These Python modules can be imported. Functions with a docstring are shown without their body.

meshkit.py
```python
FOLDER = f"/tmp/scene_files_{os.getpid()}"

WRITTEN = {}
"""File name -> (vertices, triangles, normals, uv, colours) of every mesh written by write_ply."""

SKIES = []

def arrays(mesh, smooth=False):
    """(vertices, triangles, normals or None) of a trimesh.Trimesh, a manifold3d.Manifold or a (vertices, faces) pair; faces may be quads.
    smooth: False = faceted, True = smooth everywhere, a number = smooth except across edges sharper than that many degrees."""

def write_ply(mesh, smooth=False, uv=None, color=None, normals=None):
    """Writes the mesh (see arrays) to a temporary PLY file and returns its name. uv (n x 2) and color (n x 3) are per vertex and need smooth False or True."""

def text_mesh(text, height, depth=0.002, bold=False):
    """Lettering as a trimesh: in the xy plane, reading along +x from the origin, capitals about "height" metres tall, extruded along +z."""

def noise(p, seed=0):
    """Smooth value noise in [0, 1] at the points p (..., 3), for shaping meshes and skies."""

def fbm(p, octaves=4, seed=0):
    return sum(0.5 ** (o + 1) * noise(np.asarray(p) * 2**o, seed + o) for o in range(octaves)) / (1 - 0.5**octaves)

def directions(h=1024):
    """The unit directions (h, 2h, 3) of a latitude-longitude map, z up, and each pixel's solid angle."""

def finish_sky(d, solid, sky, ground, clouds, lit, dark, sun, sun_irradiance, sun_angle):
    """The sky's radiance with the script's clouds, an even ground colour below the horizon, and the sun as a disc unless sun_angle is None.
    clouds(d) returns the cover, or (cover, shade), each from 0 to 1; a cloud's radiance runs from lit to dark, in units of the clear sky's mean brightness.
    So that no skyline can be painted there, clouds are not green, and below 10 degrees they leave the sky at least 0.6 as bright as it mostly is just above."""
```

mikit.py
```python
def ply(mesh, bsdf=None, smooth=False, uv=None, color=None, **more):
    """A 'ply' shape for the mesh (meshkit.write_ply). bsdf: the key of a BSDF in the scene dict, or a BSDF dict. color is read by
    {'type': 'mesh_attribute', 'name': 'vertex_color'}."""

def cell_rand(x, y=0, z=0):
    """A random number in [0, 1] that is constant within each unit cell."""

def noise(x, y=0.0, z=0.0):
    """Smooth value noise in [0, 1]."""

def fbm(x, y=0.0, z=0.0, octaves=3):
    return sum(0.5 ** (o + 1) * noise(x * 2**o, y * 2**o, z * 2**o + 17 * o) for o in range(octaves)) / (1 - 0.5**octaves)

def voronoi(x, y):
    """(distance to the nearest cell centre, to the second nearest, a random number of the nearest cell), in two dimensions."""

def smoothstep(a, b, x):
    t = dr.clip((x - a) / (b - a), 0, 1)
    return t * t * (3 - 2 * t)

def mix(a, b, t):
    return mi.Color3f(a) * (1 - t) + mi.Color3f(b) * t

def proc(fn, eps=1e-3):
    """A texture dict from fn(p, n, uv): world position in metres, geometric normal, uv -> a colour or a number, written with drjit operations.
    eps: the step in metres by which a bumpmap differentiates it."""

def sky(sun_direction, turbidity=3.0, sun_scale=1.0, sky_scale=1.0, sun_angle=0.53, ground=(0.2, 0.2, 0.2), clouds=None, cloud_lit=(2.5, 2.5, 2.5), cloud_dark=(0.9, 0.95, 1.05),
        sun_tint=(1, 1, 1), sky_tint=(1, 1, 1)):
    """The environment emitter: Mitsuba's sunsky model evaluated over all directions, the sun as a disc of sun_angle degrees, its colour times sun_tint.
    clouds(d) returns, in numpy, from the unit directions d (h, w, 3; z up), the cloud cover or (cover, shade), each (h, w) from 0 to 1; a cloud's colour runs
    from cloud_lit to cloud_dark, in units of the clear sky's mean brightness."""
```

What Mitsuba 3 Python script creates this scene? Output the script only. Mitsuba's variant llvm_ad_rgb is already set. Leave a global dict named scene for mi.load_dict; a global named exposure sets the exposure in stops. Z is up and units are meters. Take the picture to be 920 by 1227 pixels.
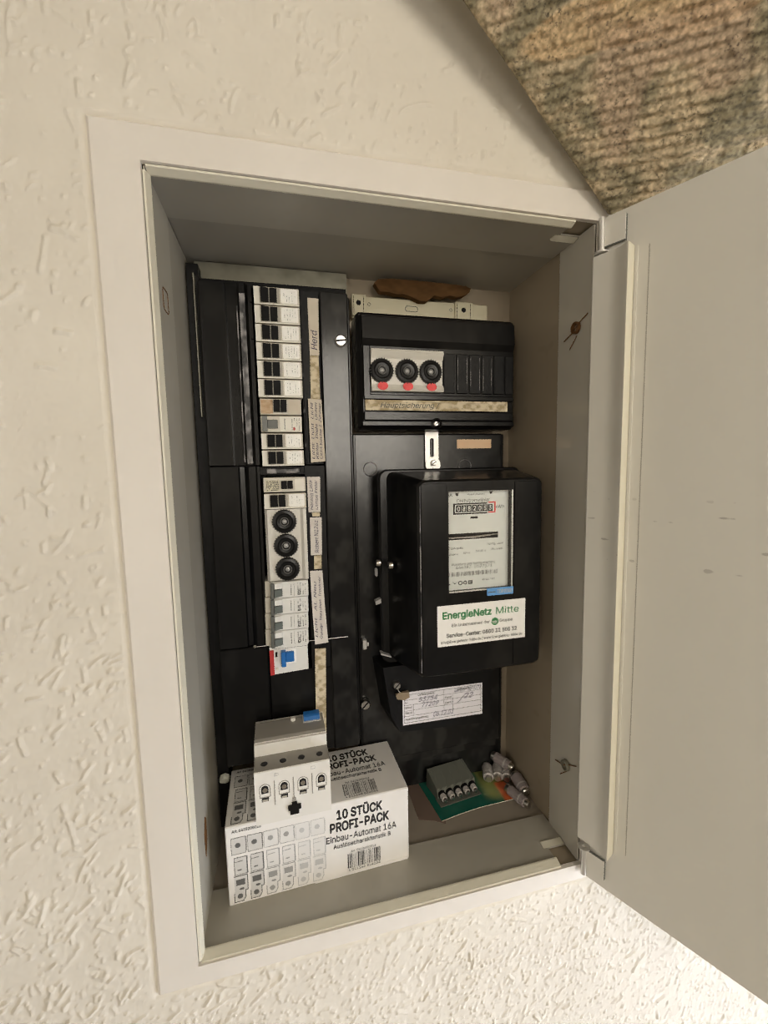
import math, random
import numpy as np, trimesh, mitsuba as mi, mikit, meshkit
from scipy.spatial.transform import Rotation as Rot
from shapely.geometry import Polygon, LineString, Point, MultiPolygon, box as sbox
from shapely.ops import unary_union
from shapely import affinity
from mikit import noise, fbm, smoothstep, mix, proc
import drjit as dr
random.seed(7); rng = np.random.default_rng(7)
T = mi.ScalarTransform4f
scene, labels = {}, {}

# ------------------------------------------------------------------ camera, sky, exposure
CAM = np.array([0.1148, -0.4729, 0.5582])
CROT = Rot.from_rotvec([0.0970, -0.2333, -0.0322]).as_matrix() @ np.array([[1, 0, 0], [0, 0, -1], [0, 1, 0]], float)
FOCAL = 508.97                                           # in pixels of the 920 wide frame
scene['camera'] = {'type': 'perspective', 'fov_axis': 'x', 'fov': math.degrees(2 * math.atan(460 / FOCAL)), 'near_clip': 0.01, 'far_clip': 60.0,
                   'to_world': T().look_at(origin=CAM.tolist(), target=(CAM + CROT[2]).tolist(), up=(-CROT[1]).tolist())}
exposure = -1.02
# daylight comes through three windows of the room: behind the viewer to the right, low in the right wall, and in the left wall
WIN_BACK = (0.25, 1.15, 0.45, 1.45)                    # x0, x1, z0, z1 in the back wall
WIN_RIGHT = (-1.30, -0.35, -0.95, 0.15)                 # y0, y1, z0, z1 in the right wall
WIN_LEFT = (-2.10, -1.40, 0.10, 1.20)                  # y0, y1, z0, z1 in the left wall
BACK_LIGHT, RIGHT_LIGHT, LEFT_LIGHT = (22.5, 20.9, 18.3), (15.0, 16.2, 18.6), (13.5, 12.5, 10.9)

# ------------------------------------------------------------------ materials
def M(name, **kw):
    scene['mat_' + name] = {'type': 'twosided', 'bsdf': {'type': 'principled', **kw}}
def rgb(*c): return {'type': 'rgb', 'value': list(c)}
def plain(name, c, rough=0.5, spec=0.5, **kw): M(name, base_color=rgb(*c), roughness=rough, specular=spec, **kw)

def plaster_col(p, n, uv):
    a = fbm(p.x * 9, p.y * 9, p.z * 9, 3)
    return mix((0.665, 0.62, 0.535), (0.74, 0.70, 0.615), a)
M('plaster', base_color=proc(plaster_col), roughness=0.85, specular=0.2)
def trim_col(p, n, uv):
    a = fbm(p.x * 14, p.y * 14, p.z * 6 + 3, 3)
    return mix((0.685, 0.645, 0.585), (0.74, 0.70, 0.64), a)
M('trim', base_color=proc(trim_col), roughness=0.45, specular=0.4)
def paint_col(p, n, uv):
    a = fbm(p.x * 6, p.y * 6, p.z * 6, 3)
    s = smoothstep(0.68, 0.78, fbm(p.x * 60, p.y * 60, p.z * 25, 2))
    return mix(mix((0.35, 0.33, 0.28), (0.395, 0.375, 0.32), a), (0.30, 0.27, 0.21), s * 0.10)
M('paint', base_color=proc(paint_col), roughness=0.34, specular=0.5)
def rear_shaded_col(p, n, uv):
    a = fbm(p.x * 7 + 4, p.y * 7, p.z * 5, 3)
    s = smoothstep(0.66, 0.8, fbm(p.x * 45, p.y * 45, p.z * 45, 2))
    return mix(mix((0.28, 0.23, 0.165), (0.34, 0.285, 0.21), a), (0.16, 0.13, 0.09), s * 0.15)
M('rear_paint_shaded', base_color=proc(rear_shaded_col), roughness=0.38, specular=0.5)  # brown rear sheets; the darkness of the deep interior is put into this colour
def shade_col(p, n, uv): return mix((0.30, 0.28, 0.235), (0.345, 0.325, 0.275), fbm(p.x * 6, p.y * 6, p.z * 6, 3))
M('paint_shade', base_color=proc(shade_col), roughness=0.36, specular=0.5)  # cabinet paint in a darker copy, with the shade further in painted on
def gloss_lit_col(p, n, uv): return mix((0.46, 0.435, 0.375), (0.52, 0.495, 0.43), fbm(p.x * 6, p.y * 6, p.z * 6, 3))
M('paint_gloss_lit', base_color=proc(gloss_lit_col), roughness=0.17, specular=0.55)  # same paint as the cabinet, lightened so its colour carries the missing light
plain('rear_floor', (0.27, 0.235, 0.19), 0.45)
plain('rocker_black', (0.008, 0.008, 0.008), 0.5, 0.08)
plain('cream_edge', (0.66, 0.63, 0.52), 0.4)
def door_lit_col(p, n, uv):
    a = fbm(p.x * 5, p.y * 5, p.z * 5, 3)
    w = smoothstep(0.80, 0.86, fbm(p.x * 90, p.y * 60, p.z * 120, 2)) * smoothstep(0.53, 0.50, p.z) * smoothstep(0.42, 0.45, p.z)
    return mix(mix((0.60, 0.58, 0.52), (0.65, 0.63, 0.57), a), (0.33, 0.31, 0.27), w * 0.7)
M('door_paint_lit', base_color=proc(door_lit_col), roughness=0.30, specular=0.5)  # set lighter than the cabinet paint; colour stands in for light on the door
def carpet_col(p, n, uv):
    u, v = uv.x, uv.y                                                  # along and across the ribs
    a = fbm(u * 45, v * 70, 1.0, 4)
    b = fbm(u * 10 + 7, v * 14, 4.0, 3)
    c = fbm(u * 380, v * 420, 2.0, 3)
    t = smoothstep(0.36, 0.58, 0.6 * a + 0.4 * b)
    col = mix((0.50, 0.405, 0.27), (0.27, 0.235, 0.155), t)
    patch = smoothstep(0.64, 0.68, noise(u * 11 + 3.3, v * 17 + 1.7, 9.0))
    col = mix(col, (0.56, 0.41, 0.24), patch * 0.8)
    pink = smoothstep(0.62, 0.75, fbm(u * 13 + 31, v * 15 + 5, 3.0, 2))
    col = mix(col, (0.46, 0.33, 0.24), pink * 0.5)
    dk = smoothstep(0.64, 0.76, fbm(u * 560 + 5, v * 560, 6.0, 3)) * smoothstep(0.35, 0.6, fbm(u * 60, v * 75, 8.0, 3))
    col = mix(col, (0.055, 0.05, 0.04), dk * 0.65)
    return col * (0.36 + 1.12 * c)
M('carpet', base_color=proc(carpet_col), roughness=0.95, specular=0.1, sheen=0.3)
def bake_col(p, n, uv):
    a = smoothstep(0.45, 0.75, fbm(p.x * 30, p.y * 30, p.z * 14, 3))
    return mix((0.004, 0.004, 0.0044), (0.010, 0.0098, 0.0094), a)
M('bakelite', base_color=proc(bake_col), roughness=0.24, specular=0.32)
M('bakelite_matt', base_color=proc(bake_col), roughness=0.45, specular=0.2)
def flange_col(p, n, uv):
    a = smoothstep(0.4, 0.7, fbm(p.x * 50, p.y * 30, p.z * 30, 3))
    return mix((0.006, 0.006, 0.0066), (0.020, 0.020, 0.019), a)
M('bakelite_dusty', base_color=proc(flange_col), roughness=0.24, specular=0.5)
M('bakelite_flange', base_color=proc(flange_col), roughness=0.17, specular=0.38)
def grey_edge_col(p, n, uv):
    a = smoothstep(0.42, 0.62, fbm(p.x * 90, p.y * 60, p.z * 45, 3))
    return mix((0.02, 0.02, 0.022), (0.26, 0.25, 0.25), a)
M('grey_edge', base_color=proc(grey_edge_col), roughness=0.4, specular=0.5)
plain('black', (0.007, 0.007, 0.007), 0.3, 0.22)
plain('deep_black', (0.006, 0.006, 0.006), 0.7, 0.2)
def galv_col(p, n, uv):
    a = fbm(p.x * 60, p.y * 60, p.z * 60, 3)
    return mix((0.20, 0.195, 0.15), (0.40, 0.385, 0.31), a)
M('galvanised', base_color=proc(galv_col), roughness=0.45, metallic=0.55)
M('steel', base_color=rgb(0.62, 0.60, 0.56), roughness=0.28, metallic=1.0)
M('zinc', base_color=rgb(0.70, 0.69, 0.66), roughness=0.4, metallic=0.7)
plain('breaker', (0.56, 0.53, 0.45), 0.4)
plain('breaker_edge', (0.70, 0.68, 0.60), 0.4)
plain('breaker_white', (0.70, 0.70, 0.67), 0.4)
plain('breaker_label', (0.84, 0.84, 0.80), 0.5)
plain('breaker_shade', (0.36, 0.34, 0.29), 0.5)
plain('toggle_grey', (0.11, 0.115, 0.105), 0.45)
plain('toggle_green', (0.085, 0.10, 0.085), 0.5)
plain('print_black', (0.02, 0.02, 0.02), 0.6, 0.2)
plain('print_grey', (0.13, 0.13, 0.125), 0.6, 0.2)
plain('print_mid', (0.32, 0.32, 0.31), 0.6, 0.2)
plain('print_light', (0.50, 0.50, 0.49), 0.6, 0.2)
plain('print_fade', (0.64, 0.63, 0.61), 0.6, 0.2)
plain('print_green', (0.05, 0.20, 0.085), 0.6, 0.2)
plain('ink', (0.10, 0.09, 0.14), 0.7, 0.1)
plain('red', (0.72, 0.05, 0.05), 0.5)
plain('dark_red', (0.42, 0.03, 0.03), 0.45)
plain('blue', (0.015, 0.13, 0.40), 0.35)
plain('light_blue', (0.12, 0.33, 0.68), 0.45)
plain('sticker', (0.86, 0.86, 0.84), 0.5, 0.3)
plain('card_white', (0.78, 0.77, 0.82), 0.6, 0.2)
plain('paper', (0.61, 0.55, 0.455), 0.8, 0.1)
plain('paper_white', (0.67, 0.63, 0.585), 0.8, 0.1)
plain('peach', (0.78, 0.55, 0.36), 0.7, 0.1)
def aged_col(p, n, uv):
    a = fbm(p.x * 140, p.y * 90, p.z * 140, 3)
    return mix((0.36, 0.29, 0.17), (0.64, 0.56, 0.41), smoothstep(0.3, 0.65, a))
M('aged_paper', base_color=proc(aged_col), roughness=0.7, specular=0.2)
def tape_col(p, n, uv):
    a = fbm(p.x * 200, p.y * 90, p.z * 300, 2)
    return mix((0.42, 0.26, 0.14), (0.60, 0.47, 0.32), a)
M('old_tape', base_color=proc(tape_col), roughness=0.6, specular=0.3)
def foam_col(p, n, uv):
    a = fbm(p.x * 80, p.y * 80, p.z * 120, 3)
    return mix((0.06, 0.030, 0.012), (0.15, 0.08, 0.033), a)
M('brown_foam', base_color=proc(foam_col), roughness=0.9, specular=0.1)
plain('cream_plastic', (0.52, 0.48, 0.34), 0.45)
plain('fuse_plate', (0.62, 0.60, 0.54), 0.35)
plain('dial', (0.74, 0.77, 0.74), 0.55, 0.3)
M('disc_metal', base_color=rgb(0.75, 0.74, 0.72), roughness=0.25, metallic=1.0)
scene['mat_glass'] = {'type': 'thindielectric', 'int_ior': 1.5}
scene['mat_clear_eye'] = {'type': 'twosided', 'bsdf': {'type': 'principled', 'base_color': rgb(0.26, 0.26, 0.25), 'roughness': 0.08, 'specular': 0.8, 'clearcoat': 1.0}}
def box_col(p, n, uv):
    a = fbm(p.x * 40, p.y * 40, p.z * 40, 3)
    return mix((0.74, 0.72, 0.69), (0.80, 0.785, 0.76), a)
M('carton', base_color=proc(box_col), roughness=0.5, specular=0.35)
plain('carton_core', (0.56, 0.49, 0.40), 0.8, 0.1)
plain('rcd_white', (0.72, 0.705, 0.66), 0.42)
plain('rcd_grey', (0.30, 0.285, 0.255), 0.42)
plain('tray_grey', (0.115, 0.12, 0.10), 0.42)
def green_col(p, n, uv):
    t = smoothstep(0.425, 0.447, p.x + 0.10 * (p.y - 0.16) + 0.03 * (noise(p.x * 40, p.y * 40, 0.5) - 0.5)) * smoothstep(0.128, 0.150, p.y + 0.25 * (p.x - 0.44))
    o = smoothstep(0.454, 0.462, p.x) * smoothstep(0.175, 0.168, p.y)
    base = mix((0.006, 0.085, 0.060), (0.012, 0.115, 0.080), noise(p.x * 60, p.y * 60, 2.0))
    return mix(mix(base, (0.23, 0.26, 0.08), t), (0.62, 0.14, 0.045), o)
M('leaflet', base_color=proc(green_col), roughness=0.4, specular=0.4)
plain('brown_card', (0.17, 0.12, 0.095), 0.7, 0.2)
plain('porcelain', (0.29, 0.25, 0.245), 0.3)
plain('porcelain_pale', (0.44, 0.415, 0.395), 0.28)
plain('nylon', (0.55, 0.55, 0.47), 0.4)
def rust_col(p, n, uv):
    a = fbm(p.x * 300, p.y * 300, p.z * 300, 2)
    return mix((0.06, 0.03, 0.012), (0.22, 0.10, 0.03), a)
M('rust', base_color=proc(rust_col), roughness=0.7, metallic=0.3)
plain('seal_brown', (0.26, 0.20, 0.13), 0.5)
plain('chip_grey', (0.34, 0.335, 0.33), 0.45)
plain('room_wall', (0.34, 0.31, 0.26), 0.9, 0.1)
plain('room_floor', (0.32, 0.27, 0.21), 0.6, 0.3)

# ------------------------------------------------------------------ helpers
def numbered(key):
    if key not in used: used.add(key); return key
    i = 1
    while '%s_%03d' % (key, i) in used: i += 1
    key = '%s_%03d' % (key, i); used.add(key); return key
used = set()
def thing(name, label, cat, group=None):
    key = numbered(name); labels[key] = {'label': label, 'category': cat}
    if group: labels[key]['group'] = group
    return key
def add(parent, name, mesh, mat, smooth=False, label=None, uv=None, kind=None):
    key = numbered(parent + '__' + name if parent else name)
    d = mesh if isinstance(mesh, dict) else mikit.ply(mesh, 'mat_' + mat, smooth=smooth, uv=uv)
    scene[key] = d
    e = {}
    if label: e['label'] = label
    if kind: e['kind'] = kind
    if e: labels[key] = {**labels.get(key, {}), **e}
    return key
def struct(name, mesh, mat, label=None, smooth=False):
    key = numbered(name); scene[key] = mikit.ply(mesh, 'mat_' + mat, smooth=smooth)
    labels[key] = {'kind': 'structure'}
    if label: labels[key]['label'] = label
    return key
cat = trimesh.util.concatenate
def bx(x0, x1, y0, y1, z0, z1, c=0.0):
    lo, hi = np.minimum([x0, y0, z0], [x1, y1, z1]), np.maximum([x0, y0, z0], [x1, y1, z1])
    if c <= 0:
        m = trimesh.creation.box(extents=hi - lo); m.apply_translation((lo + hi) / 2); return m
    c = min(c, 0.49 * (hi - lo).min())
    pts = []
    for s in np.ndindex(2, 2, 2):
        p = np.where(s, hi, lo); q = np.where(s, hi - c, lo + c)
        for k in range(3):
            r = q.copy(); r[k] = p[k]; pts.append(r)
    return trimesh.convex.convex_hull(np.array(pts))
def hull(pts): return trimesh.convex.convex_hull(np.array(pts, float))
def frame(origin, right, up):
    r = np.array(right, float); r /= np.linalg.norm(r); u = np.array(up, float); u -= r * (u @ r); u /= np.linalg.norm(u)
    m = np.eye(4); m[:3, 0], m[:3, 1], m[:3, 2], m[:3, 3] = r, u, np.cross(r, u), origin
    return m
def front(x, y, z): return frame((x, y, z), (1, 0, 0), (0, 0, 1))       # upright plane facing the room (normal -y)
def vert(x, y, z): return frame((x, y, z), (0, 0, 1), (-1, 0, 0))       # writing that climbs upwards
def flat(geom, fr, depth=0.0004, lift=0.0):
    gs = [g for g in getattr(geom, 'geoms', [geom]) if g.area > 1e-12]
    m = cat([trimesh.creation.extrude_polygon(g, depth, engine='earcut') for g in gs])
    m.apply_translation([0, 0, lift]); m.apply_transform(fr); return m
def text(s, h, fr, w=None, bold=False, depth=0.0003, align='l', shear=0.0, lift=0.0, heavy=0.0):
    m = meshkit.text_mesh(s, h, depth, bold)
    if heavy: m = cat([m.copy().apply_translation([a * h, b * h, 0]) for a, b in ((-heavy, 0), (heavy, 0), (0, heavy), (0, -heavy), (0, 0))])
    if shear: m.vertices[:, 0] += shear * m.vertices[:, 1]
    m.vertices[:, 0] -= m.vertices[:, 0].min()
    if w: m.vertices[:, 0] *= w / np.ptp(m.vertices[:, 0])
    if align == 'c': m.vertices[:, 0] -= np.ptp(m.vertices[:, 0]) / 2
    if align == 'r': m.vertices[:, 0] -= np.ptp(m.vertices[:, 0])
    m.apply_translation([0, 0, lift]); m.apply_transform(fr); return m
def shifted(fr, dx, dy, dz=0.0):
    m = fr.copy(); m[:3, 3] = (fr @ np.array([dx, dy, dz, 1]))[:3]; return m
def lathe(profile, base, axis, n=28):
    m = trimesh.creation.revolve(np.array(profile, float), sections=n)
    a = np.array(axis, float); a /= np.linalg.norm(a)
    m.apply_transform(trimesh.geometry.align_vectors([0, 0, 1], a)); m.apply_translation(base); 
    return m
def tube(pts, r, n=8):
    return trimesh.creation.sweep_polygon(Point(0, 0).buffer(r, quad_segs=max(2, n // 4)), np.array(pts, float), engine='earcut')
def rr(x0, y0, x1, y1, r): return sbox(x0 + r, y0 + r, x1 - r, y1 - r).buffer(r, quad_segs=4)
def dashes(w, h, rows, seed, dens=0.75, hh=None):
    r = random.Random(seed); out = []
    for k in range(rows):
        y = h * (k + 0.5) / rows; x = w * 0.05 * r.random(); t = hh or h / rows * 0.5
        while x < w * 0.95:
            l = w * r.uniform(0.03, 0.10)
            if r.random() < dens: out.append(sbox(x, y - t / 2, min(x + l, w), y + t / 2))
            x += l + w * r.uniform(0.02, 0.05)
    return unary_union(out)
def barcode(w, h, seed, n=34):
    r = random.Random(seed); ws = [r.choice([1, 1, 2, 3]) for _ in range(2 * n)]; s = w / sum(ws); x = 0; out = []
    for i, k in enumerate(ws):
        if i % 2 == 0: out.append(sbox(x, 0, x + k * s * 0.9, h))
        x += k * s
    return unary_union(out)
def scrawl(words, h, seed, w=0.0005):
    """Handwriting strokes: words is a list of letter counts; runs along +x."""
    r = random.Random(seed); x = 0; out = []
    for nl in words:
        for _ in range(nl):
            a = h * r.uniform(0.5, 0.62); b = h if r.random() < 0.25 else a
            pts = [(x, r.uniform(0, .2) * h), (x + .12 * h, b), (x + .2 * h, r.uniform(.2, .5) * h), (x + .28 * h, a * r.uniform(.5, 1)), (x + .38 * h, 0)]
            out.append(LineString(pts).buffer(w / 2, quad_segs=1)); x += 0.5 * h
        x += 0.55 * h
    return unary_union(out)
def screw(parent, c, r, name='screw', mat='steel', axis=(0, -1, 0), slot=0.4, h=None):
    h = h or r * 0.55
    k = add(parent, name, lathe([(0, 0), (r, 0), (r, h * .6), (r * .8, h), (0, h)], c, axis), mat, 35)
    a = np.array(axis, float)
    f = frame(np.array(c) + a * (h + .00005), (1, 0, 0), (0, 0, 1)) if abs(a[1]) > .5 else frame(np.array(c) + a * (h + .00005), (0, -1, 0), (0, 0, 1))
    add(k, 'slot', flat(affinity.rotate(sbox(-r * .85, -r * .13, r * .85, r * .13), slot * 90, origin=(0, 0)), f, .0002), 'deep_black')
    return k

# ------------------------------------------------------------------ the room
W, H, D1, D2 = 0.50, 0.85, 0.086, 0.209
XL, XR, ZB, ZT, YB = -0.75, 1.3, -1.25, 1.55, -2.3
struct('floor', bx(XL - .1, XR + .1, YB - .1, 0.45, ZB - .1, ZB), 'room_floor')
struct('ceiling', bx(XL - .1, XR + .1, YB - .1, 0.45, ZT, ZT + .1), 'room_wall')
def wall_with_opening(a0, a1, z0, z1, o0, o1, oz0, oz1, mk):
    return cat([mk(a0, o0, z0, z1), mk(o1, a1, z0, z1), mk(o0, o1, z0, oz0), mk(o0, o1, oz1, z1)])
struct('wall_back', wall_with_opening(XL, XR, ZB, ZT, *WIN_BACK, lambda a, b, c, d: bx(a, b, YB - .1, YB, c, d)), 'room_wall')
struct('wall_right', wall_with_opening(YB, 0.45, ZB, ZT, *WIN_RIGHT, lambda a, b, c, d: bx(XR, XR + .1, a, b, c, d)), 'room_wall')

struct('wall_left', wall_with_opening(YB, 0.45, ZB, ZT, *WIN_LEFT, lambda a, b, c, d: bx(XL - .1, XL, a, b, c, d)), 'room_wall')
def window(name, fr, w, h, light):
    k = struct(name, flat(sbox(0, 0, w, h).difference(unary_union([sbox(.05, .05, w / 2 - .03, h - .05), sbox(w / 2 + .03, .05, w - .05, h - .05)])), fr, .05), 'trim')
    for a, b in ((.05, w / 2 - .03), (w / 2 + .03, w - .05)):
        m = flat(sbox(a, .05, b, h - .05), fr, .006, .02)
        g = numbered(k + '__pane'); scene[g] = {**mikit.ply(m, 'mat_sticker'), 'emitter': {'type': 'area', 'radiance': rgb(*light)}}
window('window_1', frame((WIN_BACK[1], YB - .06, WIN_BACK[2]), (-1, 0, 0), (0, 0, 1)), WIN_BACK[1] - WIN_BACK[0], WIN_BACK[3] - WIN_BACK[2], BACK_LIGHT)
window('window_2', frame((XR + .06, WIN_RIGHT[1], WIN_RIGHT[2]), (0, -1, 0), (0, 0, 1)), WIN_RIGHT[1] - WIN_RIGHT[0], WIN_RIGHT[3] - WIN_RIGHT[2], RIGHT_LIGHT)
window('window_3', frame((XL - .06, WIN_LEFT[0], WIN_LEFT[2]), (0, 1, 0), (0, 0, 1)), WIN_LEFT[1] - WIN_LEFT[0], WIN_LEFT[3] - WIN_LEFT[2], LEFT_LIGHT)

# plastered wall around the cabinet: a relief of crumbs and worm-like ridges
TX0, TX1, TZ0, TZ1 = -0.046, 0.546, -0.0265, 0.8865
gx0, gx1, gz0, gz1, st = -0.25, 0.93, -0.45, 1.10, 0.0018
nx, nz = int((gx1 - gx0) / st) + 1, int((gz1 - gz0) / st) + 1
X, Z = np.meshgrid(gx0 + st * np.arange(nx), gz0 + st * np.arange(nz), indexing='ij')
hgt = np.zeros((nx, nz))
PK = 4
ky, kx = np.meshgrid(np.arange(-PK, PK + 1), np.arange(-PK, PK + 1))
def splat(x, z, r, h):
    i, j = int(round((x - gx0) / st)), int(round((z - gz0) / st))
    if i < PK or j < PK or i >= nx - PK or j >= nz - PK: return
    d2 = ((X[i, j] + kx * st - x) ** 2 + (Z[i, j] + ky * st - z) ** 2) / r ** 2
    s = hgt[i - PK:i + PK + 1, j - PK:j + PK + 1]
    np.maximum(s, h * np.exp(-d2 ** 2), out=s)
clump = lambda x, z: meshkit.fbm(np.array([[x * 11, z * 11, 0.3]]), 2, 5)[0]
for k in range(15000):
    x, z = rng.uniform(gx0, gx1), rng.uniform(gz0, gz1)
    low = np.clip((0.55 - z) / 0.75, 0, 1) if x < 0.1 else np.clip((0.25 - z) / 0.3, 0, 1)
    if x > 0.12 and z < -.02 and rng.random() < .75: continue
    if rng.random() > (0.34 + 0.45 * low) * (2.4 * clump(x, z) - 0.55): continue
    a = rng.normal(math.radians(62 if z > -.05 else 50), 0.7); L = rng.gamma(2.0, 0.0045); r = rng.uniform(0.0011, 0.0023); hh = rng.uniform(0.0012, 0.0027)
    bend = rng.normal(0, 35)
    for s in np.arange(0, L, 0.0014):
        splat(x, z, r * rng.uniform(.8, 1.15), hh * rng.uniform(.8, 1.1)); x += math.cos(a) * .0014; z += math.sin(a) * .0014; a += bend * .0014 * 0.35
for k in range(34000):
    x, z = rng.uniform(gx0, gx1), rng.uniform(gz0, gz1)
    dens = 0.12 + 0.5 * np.clip((0.5 - z) / 0.8, 0, 1) + (0.9 if z < -0.03 and x > .05 else 0)
    if rng.random() > dens: continue
    splat(x, z, rng.uniform(0.0011, 0.0023), rng.uniform(0.0005, 0.0021))
P = np.stack([X, Z, 0 * X], -1)
hgt *= np.clip(1.0 + 0.5 * (Z - 0.75), 1.0, 1.25)
hgt += 0.0016 * (meshkit.fbm(P * 35, 3, 2) - .5) + 0.0005 * (meshkit.noise(P * 330, 3) - .5)
dt = np.maximum(np.maximum(TX0 - X, X - TX1), np.maximum(TZ0 - Z, Z - TZ1))      # plaster thins out towards the surround
hgt *= np.clip(0.35 + dt / 0.02, 0.35, 1)
hgt -= 0.0024 * np.exp(-(np.maximum(dt, 0) / 0.0042) ** 4)
idx = np.arange(nx * nz).reshape(nx, nz)
q = np.stack([idx[:-1, :-1], idx[1:, :-1], idx[1:, 1:], idx[:-1, 1:]], -1).reshape(-1, 4)
cx, cz = X[:-1, :-1].ravel() + st / 2, Z[:-1, :-1].ravel() + st / 2
keep = ~((cx > TX0 + .006) & (cx < TX1 - .006) & (cz > TZ0 + .006) & (cz < TZ1 - .006))
q = q[keep]
V = np.stack([X.ravel(), -hgt.ravel(), Z.ravel()], -1)
Fq = np.vstack([q[:, [0, 1, 2]], q[:, [0, 2, 3]]])
nv = len(V); ring = [(XL, ZB), (XR, ZB), (XR, ZT), (XL, ZT)]
inn = [(gx0, gz0), (X[-1, 0], gz0), (X[-1, 0], Z[0, -1]), (gx0, Z[0, -1])]
V = np.vstack([V, [(a, 0, b) for a, b in ring + inn]])
for k in range(4):
    a, b = k, (k + 1) % 4
    Fq = np.vstack([Fq, [[nv + a, nv + b, nv + 4 + b], [nv + a, nv + 4 + b, nv + 4 + a]]])
wall = trimesh.Trimesh(V, Fq, process=False); wall.remove_unreferenced_vertices()
struct('wall_front', wall, 'plaster', 'cream wall of rough plaster with worm-like ridges around the cabinet', True)
# masonry behind the plaster, so that no light leaks around the cabinet
struct('wall_front_masonry', wall_with_opening(XL, XR, ZB, ZT, -0.016, 0.522, -0.016, 0.866, lambda a, b, c, d: bx(a, b, 0.004, 0.44, c, d)), 'room_wall')

# white surround
def ringmesh(x0, x1, z0, z1, ix0, ix1, iz0, iz1, y0, y1, bev):
    o = lambda e: [(x0 + e, z0 + e), (x1 - e, z0 + e), (x1 - e, z1 - e), (x0 + e, z1 - e)]
    i = [(ix0, iz0), (ix1, iz0), (ix1, iz1), (ix0, iz1)]
    v = [(a, y1, b) for a, b in o(0)] + [(a, y0 + bev, b) for a, b in o(0)] + [(a, y0, b) for a, b in o(bev)] + [(a, y0, b) for a, b in i] + [(a, y1, b) for a, b in i]
    f = []
    for L in range(4):
        for k in range(4):
            a, b = 4 * L + k, 4 * L + (k + 1) % 4
            f += [[a, b, b + 4], [a, b + 4, a + 4]]
    for k in range(4):
        a, b = 16 + k, 16 + (k + 1) % 4
        f += [[a, b, (k + 1) % 4], [a, (k + 1) % 4, k]]
    m = trimesh.Trimesh(v, f, process=False); m.fix_normals(); return m
struct('trim_1', ringmesh(TX0, TX1, TZ0, TZ1, -0.0026, W + .0026, -0.0012, H + .0022, -0.0030, 0.003, 0.0030), 'trim', 'wide white-painted surround framing the open meter cabinet')

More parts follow.
